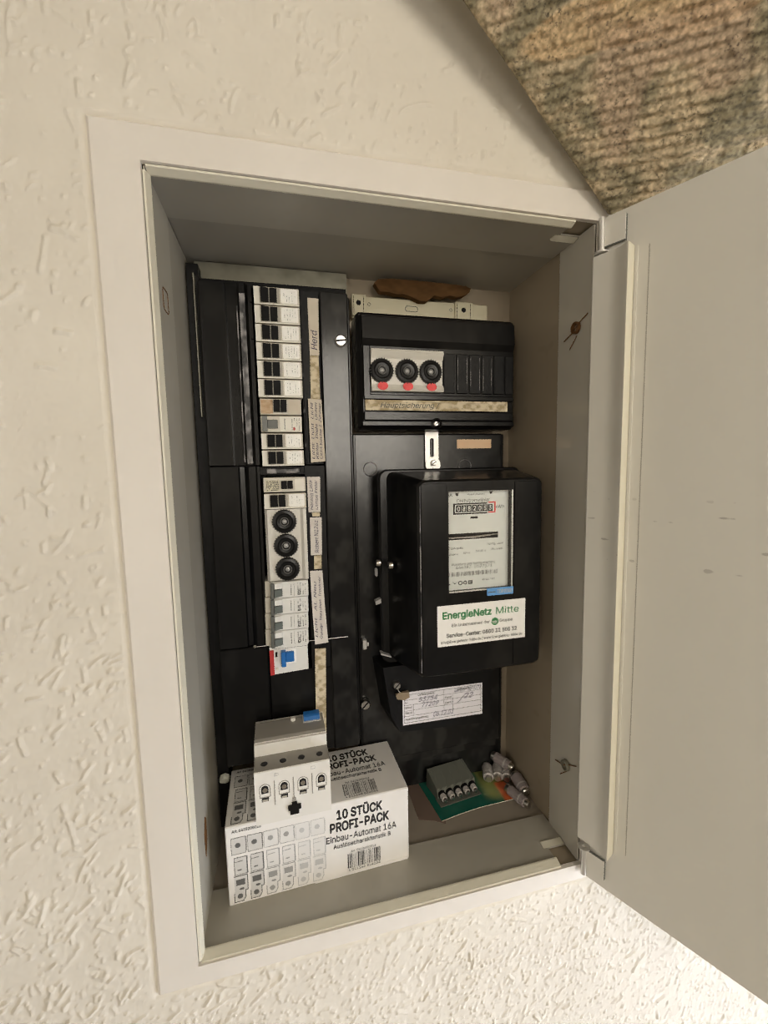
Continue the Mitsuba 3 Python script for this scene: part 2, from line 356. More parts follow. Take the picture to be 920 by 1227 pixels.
# ------------------------------------------------------------------ the cabinet
cab = thing('meter_cabinet', 'grey-beige sheet steel meter cabinet set into the plastered wall with its door swung open', 'cabinet')
t = 0.002
add(cab, 'left_panel', bx(-t, 0, 0.004, D1, -t, H + t), 'paint')
rp = add(cab, 'right_panel', bx(W, W + t, 0.004, 0.070, -t, H + t), 'paint_gloss_lit')
def with_notch(z0, z1):   # top or bottom sheet with the cut-out for the hinge
    return flat(Polygon([(0, .004), (.471, .004), (.471, .030), (W, .030), (W, D1), (0, D1)]), frame((0, 0, z0), (1, 0, 0), (0, 1, 0)), z1 - z0)
tp = add(cab, 'top_panel', with_notch(H, H + t), 'paint')
bp_ = add(cab, 'bottom_panel', with_notch(-t, 0), 'paint')
add(tp, 'hinge_pocket', bx(.468, W + t, .004, .034, H + .004, H + .005), 'rear_paint_shaded')
add(bp_, 'hinge_pocket', bx(.468, W + t, .004, .034, -.005, -.004), 'rear_paint_shaded')
def lip(a, b):  # folded edge with its chamfer turned to the room
    return hull([a[0], a[1], a[2], b[0], b[1], b[2]])
e, h_ = 0.0075, 0.0035
add(cab, 'top_lip', hull([(x, y, z) for x in (0.001, .471) for y, z in ((0.0, H - .0005), (e, H - h_), (e + .002, H - h_), (e + .003, H), (0, H + .0015))]), 'cream_edge')
add(cab, 'bottom_lip', hull([(x, y, z) for x in (0.001, .471) for y, z in ((0.0, .0005), (e + .002, h_), (e + .004, h_), (e + .005, 0), (0, -.0015))]), 'cream_edge')
add(cab, 'left_lip', hull([(x, y, z) for z in (0.001, H - .004) for y, x in ((0.0, .0003), (e, .0032), (e + .002, .0032), (e + .003, 0), (0, -.0018))]), 'cream_edge')
add(tp, 'notch_edge', hull([(x, y, z) for x in (.464, .498) for y, z in ((.030, H - .0005), (.040, H - .003), (.041, H))]), 'cream_edge')
add(bp_, 'notch_edge', hull([(x, y, z) for x in (.464, .498) for y, z in ((.030, .0005), (.040, .002), (.041, 0))]), 'cream_edge')
o = 0.0055
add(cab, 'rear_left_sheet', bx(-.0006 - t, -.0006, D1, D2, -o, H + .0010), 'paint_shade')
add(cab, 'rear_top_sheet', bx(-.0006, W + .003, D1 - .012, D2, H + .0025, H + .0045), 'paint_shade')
add(cab, 'rear_right_sheet', bx(W + .003, W + .003 + t, .070, D2, -o, H + .0025), 'rear_paint_shaded', label='brownish rear part of the right side')
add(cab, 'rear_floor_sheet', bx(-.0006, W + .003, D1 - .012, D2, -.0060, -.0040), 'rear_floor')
add(cab, 'rear_wall_sheet', bx(-.003, W + .005, D2, D2 + t, -.0060, H + .0025), 'rear_paint_shaded', label='brownish rear wall of the cabinet')
# knock-outs, slots and rusty clips of the side sheets
add(cab, 'knockout', flat(rr(.0385, .7330, .0590, .7560, .004).exterior.buffer(.0005), frame((.0001, 0, 0), (0, 1, 0), (0, 0, 1)), .0005), 'rust')
add(cab, 'slot', bx(-.0002, .0005, .0165, .0180, .397, .449), 'deep_black')
add(cab, 'rust_patch', flat(Polygon([(.060, .075), (.071, .090), (.072, .118), (.066, .124), (.058, .104)]), frame((.0002, 0, 0), (0, 1, 0), (0, 0, 1)), .0008), 'rust')
def clip(z, mat, name):
    k = add(cab, name, trimesh.util.concatenate([lathe([(.0058, 0), (.0076, .001), (.0076, .005), (.0058, .006), (.0058, 0)], (W - .0001, .030, z), (-1, 0, 0), 24)]), mat, 40)
    add(k, 'wire', cat([tube([(W - .001, .010, z + .012), (W - .0025, .026, z + .004), (W - .0025, .036, z - .004), (W - .001, .056, z - .010)], .0007), tube([(W - .001, .044, z - .024), (W - .001, .030, z - .010)], .0006)]), 'rust')
clip(.7375, 'rust', 'cable_clip'); clip(.1248, 'galvanised', 'cable_clip')

# door, swung open a little past the right angle
du = np.array([.45, -.89, 0]) / np.linalg.norm([.45, .89]); dv = np.array([-du[1] * -1, 0, 0])
dv = np.array([du[1], -du[0], 0])                                      # inner side of the door
P0 = np.array([.5, -.005, 0])
DF = np.eye(4); DF[:3, 0], DF[:3, 1], DF[:3, 2], DF[:3, 3] = du, -dv, (0, 0, 1), P0
def dm(m): m.apply_transform(DF); return m                             # mesh in (along door, outward, up)
door = add(cab, 'door', dm(bx(.004, .50, 0, .0015, -.012, .852)), 'door_paint_lit')
add(door, 'outer_skin', dm(cat([bx(.004, .50, .014, .0155, -.012, .852), bx(.4985, .50, .0015, .014, -.012, .852), bx(.004, .4985, .0015, .014, .8505, .852), bx(.004, .4985, .0015, .014, -.012, -.0105)])), 'door_paint_lit')
prof = [(-.004, .0145), (-.004, -.0075), (-.002, -.0095), (.008, -.0100), (.016, -.0100), (.021, -.0103), (.027, -.0115), (.033, -.0143), (.0378, -.0174), (.0400, -.0180), (.0400, .0), (.004, 0.0), (.004, .0145)]
add(door, 'stile', dm(trimesh.creation.extrude_polygon(Polygon(prof), .760, engine='earcut').apply_translation([0, 0, .047])), 'door_paint_lit', 25)
add(door, 'lit_edge_strip', dm(bx(.0400, .0404, -.0182, 0, .047, .807)), 'cream_edge', label='folded edge of the door stile with frontal light put into its colour')  # thin cream facing: the frontal light on this fold is put into its colour
add(door, 'seam_strip', dm(bx(.0420, .0445, -.0012, 0, .047, .806)), 'door_paint_lit')
add(door, 'seam', dm(bx(.0552, .0563, -.0003, 0.0, .055, .803)), 'breaker_shade')
for z0, z1, zp in ((.816, .845, .842), (.003, .032, .006)):
    lf = add(door, 'hinge_leaf', dm(bx(.004, .0315, -.0045, -.0030, z0, z1, .0004)), 'door_paint_lit')
    add(lf, 'leaf_shadow_line', dm(cat([bx(.004, .0315, -.0052, -.0028, (z0 if z0 > .5 else z1) - .0006, (z0 if z0 > .5 else z1) + .0006), bx(.0315, .0318, -.0036, -.0002, z0, z1), bx(.004, .031, -.0030, -.0001, z0 + .002, z1 - .002)])), 'toggle_grey')  # dark bars painted in as the shadow lines along the leaf
    hp = add(door, 'hinge_pin', cat([lathe([(0, z0 - .006), (.0036, z0 - .006), (.0036, z1 + .004), (0, z1 + .004)], (.4960, -.0140, 0), (0, 0, 1), 16)]), 'zinc', 40)
    add(hp, 'hook', cat([lathe([(.0028, 0), (.0078, 0), (.0078, .0018), (.0028, .0018), (.0028, 0)], (.4960, -.0140, z0 - .0075 if z0 > .5 else z1 + .004), (0, 0, 1), 20), tube([(.5025, -.012, (z0 - .003) if z0 > .5 else z1 + .003), (.5065, -.015, (z0 - .002) if z0 > .5 else z1 + .005), (.5100, -.018, (z0 - .005) if z0 > .5 else z1 + .002), (.5085, -.0165, (z0 - .010) if z0 > .5 else z1 - .004)], .0014)]), 'zinc', 40)

# ------------------------------------------------------------------ carpet over the upper right corner
A, B, C3 = np.array([.5045, -.012, .8560]), np.array([.3068, -.045, 1.0080]), np.array([.6052, -.115, .8700])
e1 = B - A; e1 /= np.linalg.norm(e1); nn = np.cross(e1, C3 - A); nn /= np.linalg.norm(nn); e2 = np.cross(nn, e1)
if e2 @ (C3 - A) < 0: e2 = -e2
if nn[2] < 0: nn = -nn
du_, dv_ = 0.0011, 0.0011
un, vn = int(0.62 / du_), int(0.40 / dv_)
e2 = C3 - A; e2 /= np.linalg.norm(e2)                                              # the carpet's lower edge lies along the door top
U, Vv = np.meshgrid(-0.003 + du_ * np.arange(un), dv_ * np.arange(vn), indexing='ij')
tt = np.cross(nn, e1); tt *= np.sign(tt @ e2)
q1, q2, ca, sa = U + Vv * (e1 @ e2), Vv * (tt @ e2), math.cos(math.radians(127)), math.sin(math.radians(127))
s_al, s_ac = q1 * ca + q2 * sa, -q1 * sa + q2 * ca                                  # along and across the ribs
pp = np.stack([s_al * 120, s_ac * 40, 0 * U], -1)
rib = 0.5 + 0.5 * np.sin((s_ac + .0022 * meshkit.noise(np.stack([s_al * 60, s_ac * 60, 0 * U], -1), 4)) * 2 * math.pi / .0098)
kn = meshkit.noise(np.stack([s_al * 230, s_ac * 110, 0 * U], -1), 8)
relief = .0021 * rib * (.10 + 1.9 * kn) + .0034 * (meshkit.fbm(np.stack([U * 130, Vv * 130, 0 * U], -1), 3, 9) - .4)
edge_r = np.clip(Vv / .006, 0, 1)
relief = relief * edge_r + .004 * (1 - (1 - edge_r) ** 2) - .004
wob = .0016 * (meshkit.fbm(np.stack([U * 60, 0 * U, 0 * U], -1), 3, 3) - .5)
Pc = A + U[..., None] * e1 + (Vv + wob * (1 - edge_r))[..., None] * e2 - relief[..., None] * nn
back = A + U[..., None] * e1 + Vv[..., None] * e2 + .008 * nn
idc = np.arange(un * vn).reshape(un, vn)
qc = np.stack([idc[:-1, :-1], idc[1:, :-1], idc[1:, 1:], idc[:-1, 1:]], -1).reshape(-1, 4)
Fc = np.vstack([qc[:, [0, 1, 2]], qc[:, [0, 2, 3]]])
Nn = un * vn; bid = Nn + np.array([0, 1, 2, 3]); cor = [idc[0, 0], idc[-1, 0], idc[-1, -1], idc[0, -1]]
Vc = np.vstack([Pc.reshape(-1, 3), back[0, 0], back[-1, 0], back[-1, -1], back[0, -1]])
sides = []
for line, a, b in ((idc[:, 0], 0, 1), (idc[-1, :], 1, 2), (idc[::-1, -1], 2, 3), (idc[0, ::-1], 3, 0)):
    half = len(line) // 2
    for i in range(len(line) - 1): sides.append([line[i], line[i + 1], bid[a] if i < half else bid[b]])
    sides.append([bid[a], bid[b], line[half]])
sides += [[bid[0], bid[1], bid[2]], [bid[0], bid[2], bid[3]]]
carp = trimesh.Trimesh(Vc, np.vstack([Fc, sides]), process=False)
uvc = np.vstack([np.stack([s_al.ravel(), s_ac.ravel()], -1), np.zeros((4, 2))])
labels['carpet'] = {'label': 'mottled tan and olive ribbed carpet sloping over the top corner of the cabinet', 'category': 'carpet'}
scene['carpet'] = mikit.ply(carp, 'mat_carpet', smooth=True, uv=uvc); used.add('carpet')

# ------------------------------------------------------------------ left: distribution panel
YP = 0.146                                                            # face of the black covers
dp_ = thing('distribution_panel', 'tall black plastic distribution board cover holding the column of circuit breakers', 'distribution board')
add(dp_, 'mounting_plate', cat([bx(.0085, .2212, .190, .193, .129, .851), bx(.0085, .2212, .193, .206, .849, .851)]), 'galvanised', label='galvanised plate behind the black covers')
add(dp_, 'side_wall', cat([bx(.0015, .0165, .168, .2085, .02, .838), bx(.0165, .2190, .1865, .1895, .129, .8275)]), 'bakelite_matt')
add(dp_, 'side_strip', bx(.0110, .0122, .158, .168, .635, .822), 'galvanised')
def extr(poly, z0, z1): return trimesh.creation.extrude_polygon(poly, z1 - z0, engine='earcut').apply_translation([0, 0, z0])
def left_profile():
    return Polygon([(.0175, .186), (.0175, .150), (.0195, YP), (.0480, YP), (.0505, YP + .001), (.0515, .158), (.0660, .158), (.0670, YP), (.0690, YP - .0015), (.0760, YP - .0015), (.0790, YP + .003), (.0800, YP + .004), (.0850, YP + .004), (.0850, .186)])
def plain_profile():
    return Polygon([(.0175, .186), (.0175, .150), (.0195, YP), (.0560, YP), (.0580, .1500), (.0640, .1515), (.0700, YP), (.0790, YP), (.0810, YP + .003), (.0845, YP + .003), (.0845, .186)])
cover = add(dp_, 'cover', extr(left_profile(), .568, .8085), 'bakelite')
add(cover, 'ridge_and_highlight', cat([bx(.0690, .0765, YP - .0021, YP - .0015, .570, .795, .0002), bx(.0648, .0664, .1470, .1580, .572, .780)]), 'grey_edge', label='dusty greyish ridge and painted highlight line of the black cover')  # dusty grey ridge; the groove line is a highlight put into the colour
cover2 = add(dp_, 'cover', extr(plain_profile(), .3085, .5655), 'bakelite')
cover3 = add(dp_, 'cover', cat([bx(.0175, .0835, YP, .186, .129, .3065, .002), bx(.0835, .2000, YP + .004, .186, .129, .262, .002)]), 'bakelite')
chan = cat([bx(.1500, .1745, .152, .186, .568, .8070), bx(.1475, .1500, YP, .186, .568, .8070, .0008), bx(.0850, .1475, YP + .003, .186, .8045, .8085, .0008)])
add(cover, 'label_channel', chan, 'bakelite_matt')
add(cover2, 'label_channel', cat([bx(.1465, .1745, .150, .186, .3085, .5655), bx(.0845, .1465, YP + .002, .186, .5535, .5655, .0008)]), 'bakelite_matt')
add(cover2, 'latch', bx(.094, .140, YP - .001, YP + .002, .5555, .5625, .001), 'grey_edge')
add(cover3, 'label_channel', bx(.1465, .1745, .150, .186, .262, .3065), 'bakelite_matt')
for zz in (.79, .742, .694, .645, .597): add(cover, 'catch', cat([bx(.0822, .0852, YP + .001, YP + .0042, zz - .004, zz + .004), bx(.1478, .1505, YP - .0008, YP + .001, zz - .005, zz)]), 'black')
add(dp_, 'flange', bx(.1755, .2150, YP + .001, .186, .129, .8065, .0018), 'bakelite_flange', label='flat dusty black flange right of the label strips')
add(dp_, 'side_lip', bx(.2155, .2190, .158, .187, .129, .805, .001), 'bakelite')
add(dp_, 'tie_rod', tube([(.0660, .1450, .3075), (.2010, .1455, .3075)], .0006), 'zinc')
screw(dp_, (.2035, YP + .001, .7405), .0085, slot=.08, h=.004)
screw(dp_, (.066, .1445, .3085), .0022, mat='galvanised')

# paper strips beside the breakers
def strip(pts, mat, y=YP + .0015, th=.0006, name='label_strip', label=None):
    zz = [p[1] for p in pts]
    return add(dp_, name, flat(Polygon(pts), front(0, y, 0), th), mat, label=label)
yl = .1515
k = strip([(.1592, .7980), (.1745, .7975), (.1730, .7205), (.1600, .7205)], 'paper', yl, label='paper label reading Herd')
add(k, 'handwriting', text('Herd', .0085, vert(.1705, yl - .0007, .728), shear=.2), 'ink')
k = strip([(.1600, .7200), (.1722, .7200), (.1722, .6600), (.1590, .6600)], 'aged_paper', yl, label='stained and torn old label strip')
k = strip([(.1545, .6595), (.1735, .6585), (.1760, .5715), (.1555, .5700)], 'paper', YP - .0008, label='paper label with three columns of handwriting')
for i, s in enumerate(('Licht  Licht  Licht', 'Keller  Diele  Unten', 'Licht Küche 1 Zimmer')):
    add(k, 'handwriting', text(s, .0036, vert(.1612 + .0055 * i, YP - .0016, .575), w=.079, shear=.2), 'ink')
k = strip([(.1490, .5500), (.1680, .5495), (.1668, .4985), (.1495, .4985)], 'paper_white', yl - .002, label='paper label with two columns of handwriting')
for i, s in enumerate(('Herzog Licht', 'Lampe Keller')):
    add(k, 'handwriting', text(s, .0042, vert(.1565 + .0070 * i, yl - .0027, .502), w=.043, shear=.2), 'ink')
strip([(.1545, .4980), (.1660, .4980), (.1655, .4920), (.1550, .4920)], 'aged_paper', yl - .002)
k = strip([(.1510, .4910), (.1682, .4905), (.1668, .4352), (.1505, .4350)], 'paper_white', yl - .002, label='paper label with one line of handwriting')
add(k, 'handwriting', text('Robert N126z', .0060, vert(.1625, yl - .0027, .4385), w=.048, shear=.2), 'ink')
strip([(.1550, .4345), (.1660, .4345), (.1655, .4140), (.1545, .4140)], 'aged_paper', yl - .002)
k = strip([(.1480, .4130), (.1662, .4125), (.1680, .3600), (.1712, .3020), (.1515, .3010), (.1495, .3500)], 'paper_white', YP - .0006, label='curled white paper label with faint handwriting')
for i, (s, ww) in enumerate((('Licht   Al. Neu', .085), ('Garage  Waschen  Trockner', .095))):
    add(k, 'handwriting', text(s, .0036, vert(.1560 + .0070 * i, YP - .0014, .312 - .003 * i), w=ww, shear=.2), 'ink')
strip([(.1512, .2935), (.1672, .2925), (.1630, .1300), (.1472, .1300)], 'aged_paper', YP + .0025, .002, label='yellowed strip of old label board below the breakers')

# circuit breakers
YF = .1345
def breaker_old(x0, x1, z0, z1, label, mat_label='breaker_label', seed=1):
    w, h = x1 - x0, z1 - z0
    t = thing('circuit_breaker', label, 'circuit breaker', 'narrow beige circuit breakers with black rockers')
    add(t, 'body', bx(x0, x1, YF, .184, z0 + .0006, z1 - .0006, .0008), 'breaker')
    add(t, 'rim', cat([bx(x0, x1, YF - .0010, YF, z0 + .0006, z0 + .0020), bx(x0, x0 + w * .12, YF - .0010, YF, z0 + .0020, z1 - .0010)]), 'breaker_edge')
    add(t, 'recess', bx(x0 + w * .13, x0 + w * .56, YF - .0004, YF, z0 + .0028, z1 - .0018), 'breaker_shade')
    for a, b in ((.15, .32), (.345, .50)):
        add(t, 'rocker', hull([(x0 + w * q, y, z) for q, y in ((a, YF - .0052 if a < .2 else YF - .0030), (b, YF - .0024), (a, YF), (b, YF)) for z in (z0 + .0035, z1 - .0026)]), 'rocker_black')
    lb = add(t, 'label', flat(rr(x0 + w * .585, z0 + .0030, x1 - w * .04, z1 - .0022, .0016), front(0, YF, 0), .0009), mat_label)
    g = affinity.rotate(dashes(h * .62, w * .30, 5, seed, .45, .0007), 90, origin=(0, 0))
    add(lb, 'printing', flat(affinity.translate(g, x0 + w * .93, z0 + h * .2), front(0, YF - .0009, 0), .0002), 'print_grey')
    return t
zr = [.8024, .7785, .7545, .7310, .7073, .6832, .6583]
nth = ['topmost', 'second', 'third', 'fourth', 'fifth', 'sixth']
for i in range(6):
    breaker_old(.0885, .1472, zr[i + 1], zr[i], 'beige circuit breaker with black rockers, %s of the six at the top of the column' % nth[i], seed=10 + i)
# seventh: old one with brown tape
t7 = thing('circuit_breaker', 'old circuit breaker with brown tape on one end and a blank label', 'circuit breaker')
x0, x1, z0, z1 = .0893, .1445, .6350, .6575; w = x1 - x0
add(t7, 'body', bx(x0, x1, YF + .001, .184, z0 + .0006, z1 - .0006, .0008), 'breaker')
add(t7, 'tape', bx(x0 + w * .02, x0 + w * .31, YF + .0004, YF + .001, z0 + .002, z1 - .002), 'old_tape')
for a, b in ((.33, .48), (.50, .64)):
    add(t7, 'rocker', hull([(x0 + w * q, y, z) for q, y in ((a, YF - .0042), (b, YF - .0030), (a, YF + .001), (b, YF + .001)) for z in (z0 + .0042, z1 - .0022)]), 'rocker_black')
add(t7, 'label', bx(x0 + w * .68, x1 - w * .03, YF + .0003, YF + .001, z0 + .0022, z1 - .0022), 'paper')
# eighth: grey rocker
t8 = thing('circuit_breaker', 'circuit breaker with a wide grey rocker, directly below the brown taped one', 'circuit breaker')
z0, z1 = .6115, .6345
add(t8, 'body', bx(x0, x1, YF + .001, .184, z0 + .0006, z1 - .0006, .0008), 'breaker')
add(t8, 'rocker', cat([hull([(x0 + w * q, y, z) for q, y in ((.04, YF - .004), (.16, YF - .0035), (.04, YF + .001), (.16, YF + .001)) for z in (z0 + .0015, z1 - .0012)]), bx(x0 + w * .16, x0 + w * .41, YF - .0012, YF + .001, z0 + .0055, z1 - .0058, .0005)]), 'toggle_grey')
lb = add(t8, 'label', bx(x0 + w * .46, x1 - w * .01, YF + .0002, YF + .001, z0 + .0018, z1 - .0014), 'breaker_edge')
add(lb, 'printing', cat([flat(affinity.translate(affinity.rotate(dashes(.018, .013, 4, 4, .8, .0011), 90, origin=(0, 0)), x1 - .002, z0 + .0025), front(0, YF + .0002, 0), .0002), flat(sbox(x0 + w * .57, z0 + .004, x0 + w * .585, z1 - .004), front(0, YF + .0002, 0), .0002)]), 'print_grey')
add(lb, 'red_mark', flat(sbox(x0 + w * .78, z0 + .003, x0 + w * .83, z0 + .007), front(0, YF + .0002, 0), .0002), 'dark_red')
breaker_old(.0893, .1450, .5885, .6110, 'beige circuit breaker with black rockers, directly below the grey rocker one', seed=31)
breaker_old(.0893, .1455, .5655, .5880, 'beige circuit breaker with black rockers, lowest one above the seam of the black cover', seed=32)
# lower block
tg = thing('circuit_breaker', 'beige circuit breaker with an olive printed square, just below the cover seam', 'circuit breaker')
x0, x1, z0, z1 = .0890, .1462, .5292, .5508; w = x1 - x0
add(tg, 'body', bx(x0, x1, YF, .184, z0 + .0006, z1 - .0006, .0008), 'breaker')
ol = add(tg, 'printed_square', bx(x0 + w * .06, x0 + w * .37, YF - .0008, YF, z0 + .002, z1 - .0045), 'cream_plastic')
add(ol, 'printing', flat(affinity.translate(dashes(w * .29, .014, 7, 5, .85, .0014), x0 + w * .07, z0 + .0025), front(0, YF - .0008, 0), .0002), 'print_grey')
for a, b in ((.42, .55), (.57, .69)): add(tg, 'rocker', hull([(x0 + w * q, y, z) for q, y in ((a, YF - .0042), (b, YF - .0030), (a, YF), (b, YF)) for z in (z0 + .005, z1 - .0055)]), 'rocker_black')
add(tg, 'label', bx(x0 + w * .74, x1 - w * .03, YF - .0007, YF, z0 + .002, z1 - .003), 'breaker_edge', label='yellowed label')
breaker_old(.0890, .1462, .5062, .5285, 'beige circuit breaker with black rockers, directly above the three round black fuse caps', seed=33)

def fuse_cap(parent, c, r, seed=0, ribs=28):
    k = add(parent, 'fuse_cap', lathe([(0, 0), (r, 0), (r, .003), (r * .94, .0055), (r * .72, .0062), (r * .62, .0048), (r * .40, .0044), (r * .36, .0062), (r * .27, .0062), (r * .24, .0038), (0, .0038)], c, (0, -1, 0), 36), 'black', 30)
    rb = []
    for i in range(ribs):
        a = 2 * math.pi * i / ribs; rb.append(bx(-.0005, .0005, -.0042, 0, r * .97, r * 1.05).apply_transform(trimesh.transformations.rotation_matrix(a, [0, 1, 0])).apply_translation(c))
    add(k, 'knurling', cat(rb), 'black')
    add(k, 'sight_glass', lathe([(0, 0), (r * .23, 0), (r * .20, .0012), (0, .0017)], np.array(c) + [0, -.0037, 0], (0, -1, 0), 20), 'clear_eye', 60)
    add(k, 'ring', lathe([(r * .30, 0), (r * .34, .0005), (r * .38, 0), (r * .30, 0)], np.array(c) + [0, -.0062, 0], (0, -1, 0), 30), 'print_grey', 30)
    return k
fb = thing('fuse_socket', 'beige fuse socket with three black screw caps in the column of circuit breakers', 'fuse socket')
add(fb, 'front_plate', extr(Polygon([(.0885, .184), (.0885, .141), (.0920, YF + .001), (.0980, YF + .003), (.1370, YF + .003), (.1410, YF - .0005), (.1455, YF), (.1455, .184)]), .4042, .5056), 'fuse_plate', 20)
for i, zc in enumerate((.4885, .4543, .4206)): fuse_cap(fb, (.1150 + .0009 * i, YF + .003, zc), .0163)

# four modern breakers and the residual current breaker below
x0, x1 = .0895, .1442
nl = ['topmost', 'second', 'third', 'lowest']
for i in range(4):
    z1, z0 = .4030 - .0237 * i, .4030 - .0237 * (i + 1); xs = x0 - .0008 * i; w = .0548
    t = thing('circuit_breaker', 'white circuit breaker with dark lever, %s of four above the blue toggle' % nl[i], 'circuit breaker', 'white circuit breakers in the lower left column')
    add(t, 'body', bx(xs + .002, xs + w, YF - .001, .184, z0 + .0004, z1 - .0004, .0006), 'breaker_white')
    add(t, 'shoulder', bx(xs - .0058, xs + .002, YF + .009, .184, z0 + .0004, z1 - .0004, .0008), 'breaker')
    add(t, 'bar', bx(xs + .0024, xs + .0075, YF - .0060, YF - .001, z0 + .0005, z1 - .0005, .0008), 'toggle_grey')
    add(t, 'lever', hull([(x, y, z) for x, y in ((xs + .0078, YF - .0085), (xs + .0185, YF - .0035), (xs + .0078, YF - .001), (xs + .0185, YF - .001)) for z in (z0 + .0035, z1 - .0100)]), 'toggle_green')
    add(t, 'nose', extr(Polygon([(xs + .0076, YF - .001), (xs + .0080, YF - .0055), (xs + .0170, YF - .0040), (xs + .0195, YF - .001)]), z1 - .0092, z1 - .0014), 'breaker_white')
    pr = add(t, 'printing', cat([flat(affinity.translate(affinity.rotate(dashes(.016, .0030, 1, 40 + i, .95, .0014), 90, origin=(0, 0)), xs + .0320, z0 + .0035), front(0, YF - .001, 0), .0002),
        flat(affinity.translate(affinity.rotate(dashes(.018, .014, 4, 50 + i, .7, .0013), 90, origin=(0, 0)), xs + .0525, z0 + .003), front(0, YF - .001, 0), .0002), flat(sbox(xs + .0345, z0 + .002, xs + .0349, z1 - .002), front(0, YF - .001, 0), .0002)]), 'print_grey')
    add(t, 'rating', text('B16', .0034, vert(xs + .0430, YF - .0012, z0 + .003), bold=True), 'print_black')
t = thing('residual_current_breaker', 'white breaker with blue toggle and red edge at the foot of the column', 'residual current breaker')
z0, z1 = .2668, .3078; xs = .0862
add(t, 'body', hull([(x, y, z) for x, y in ((xs, YF + .001), (xs, .184), (xs + .054, .184), (xs + .054, YF + .001)) for z in (z0 + (x - xs) * .05, z1)]), 'breaker_white')
add(t, 'red_edge', bx(xs - .0002, xs + .0058, YF - .0012, YF + .001, z0 + .0002, z1 - .004, .0004), 'dark_red')
add(t, 'toggle', cat([bx(xs + .0160, xs + .0225, YF - .0085, YF + .001, z0 + .0135, z1 - .0050, .0008), bx(xs + .0225, xs + .0340, YF - .0045, YF + .001, z0 + .0185, z1 - .0078, .0008)]), 'blue')
add(t, 'toggle_well', bx(xs + .0195, xs + .0370, YF + .0004, YF + .001, z0 + .0150, z1 - .0055), 'sticker')
add(t, 'window', bx(xs + .0080, xs + .0108, YF + .0006, YF + .001, z1 - .0145, z1 - .0075), 'deep_black')
add(t, 'test_button', lathe([(0, 0), (.0021, 0), (.0018, .0016), (0, .0018)], (xs + .0100, YF + .001, z0 + .0085), (0, -1, 0), 16), 'cream_edge', 30)
add(t, 'top_line', flat(sbox(xs + .006, z1 - .0030, xs + .053, z1 - .0026), front(0, YF + .001, 0), .0002), 'print_grey')

# ------------------------------------------------------------------ right: fuse box, board, meter
fx = thing('main_fuse_box', 'wide black fuse box cover with three round fuses at the upper right of the cabinet', 'fuse box')
y0 = .132
bodyp = cat([bx(.2255, .4745, y0 + .012, .188, .6170, .7820, .004), bx(.2290, .4705, y0 + .004, y0 + .0125, .6215, .7775, .003)])
add(fx, 'cover', bodyp, 'bakelite')
add(fx, 'upper_bevel', hull([(x, y, z) for x in (.2320, .4680) for y, z in ((y0 + .004, .7740), (y0 + .004, .7330), (y0 - .001, .7420), (y0 + .001, .7720))]), 'bakelite')
add(fx, 'raised_frame', cat([bx(.2320, .2425, y0, y0 + .0042, .6620, .7330, .0012), bx(.2325, .4680, y0, y0 + .0042, .6580, .6655, .0012), bx(.2320, .4680, y0 + .0008, y0 + .0042, .6285, .6420, .0015)]), 'bakelite')
add(fx, 'foot', bx(.2290, .4690, y0 + .0005, y0 + .0045, .6205, .6280, .0012), 'bakelite')
fp = add(fx, 'fuse_plate', extr(Polygon([(.2432, y0 + .004), (.2432, y0 - .002), (.3498, y0 - .002), (.3498, y0 + .004)]), .6695, .7270), 'fuse_plate')
add(fp, 'plate_ridge', cat([hull([(x, y, z) for x in (.2436, .3510) for y, z in ((y0 - .002, .7150), (y0 - .0055, .7240), (y0 - .004, .7275), (y0 - .002, .7270))]), hull([(x, y, z) for x in (.2436, .3510) for y, z in ((y0 - .002, .6790), (y0 - .0055, .6720), (y0 - .004, .6695), (y0 - .002, .6695))])]), 'fuse_plate')
for i, xc in enumerate((.2580, .2952, .3310)):
    fuse_cap(fx, (xc, y0 - .002, .6975), .0166)
    add(fp, 'red_dot', flat(affinity.scale(Point(xc + .0010, .6762).buffer(.0072, quad_segs=8), 1.05, .82), front(0, y0 - .0052, 0), .0006), 'red')
for i, (a, b) in enumerate(((.3535, .3720), (.3740, .3925), (.3945, .4130), (.4150, .4330), (.4350, .4520), (.4540, .4680))):
    bc = add(fx, 'blank_cover', bx(a, b, y0 + .0022, y0 + .0042, .6690, .7265, .0008), 'bakelite_matt')
    add(bc, 'score_line', cat([bx(b - .0024, b - .0018, y0 + .0018, y0 + .0024, .674, .722), bx(a + .002, a + .0025, y0 + .0018, y0 + .0024, .674, .722)]), 'grey_edge' if i in (1, 2, 3) else 'black')
ls = add(fx, 'label_strip', bx(.2340, .4570, y0 - .0002, y0 + .0006, .6428, .6575), 'aged_paper', label='yellowed handwritten label strip')
add(ls, 'handwriting', text('Hauptsicherung /', .0075, front(.256, y0 - .0004, .6465), w=.090, shear=.3), 'print_grey')
add(fx, 'screw_recess', lathe([(.0050, 0), (.0085, .0015), (.0060, .0030), (.0050, 0)], (.3410, y0 + .0012, .6240), (0, -1, 0), 24), 'bakelite', 30)
screw(fx, (.3402, y0 + .0012, .6240), .0036, mat='steel', h=.0025)

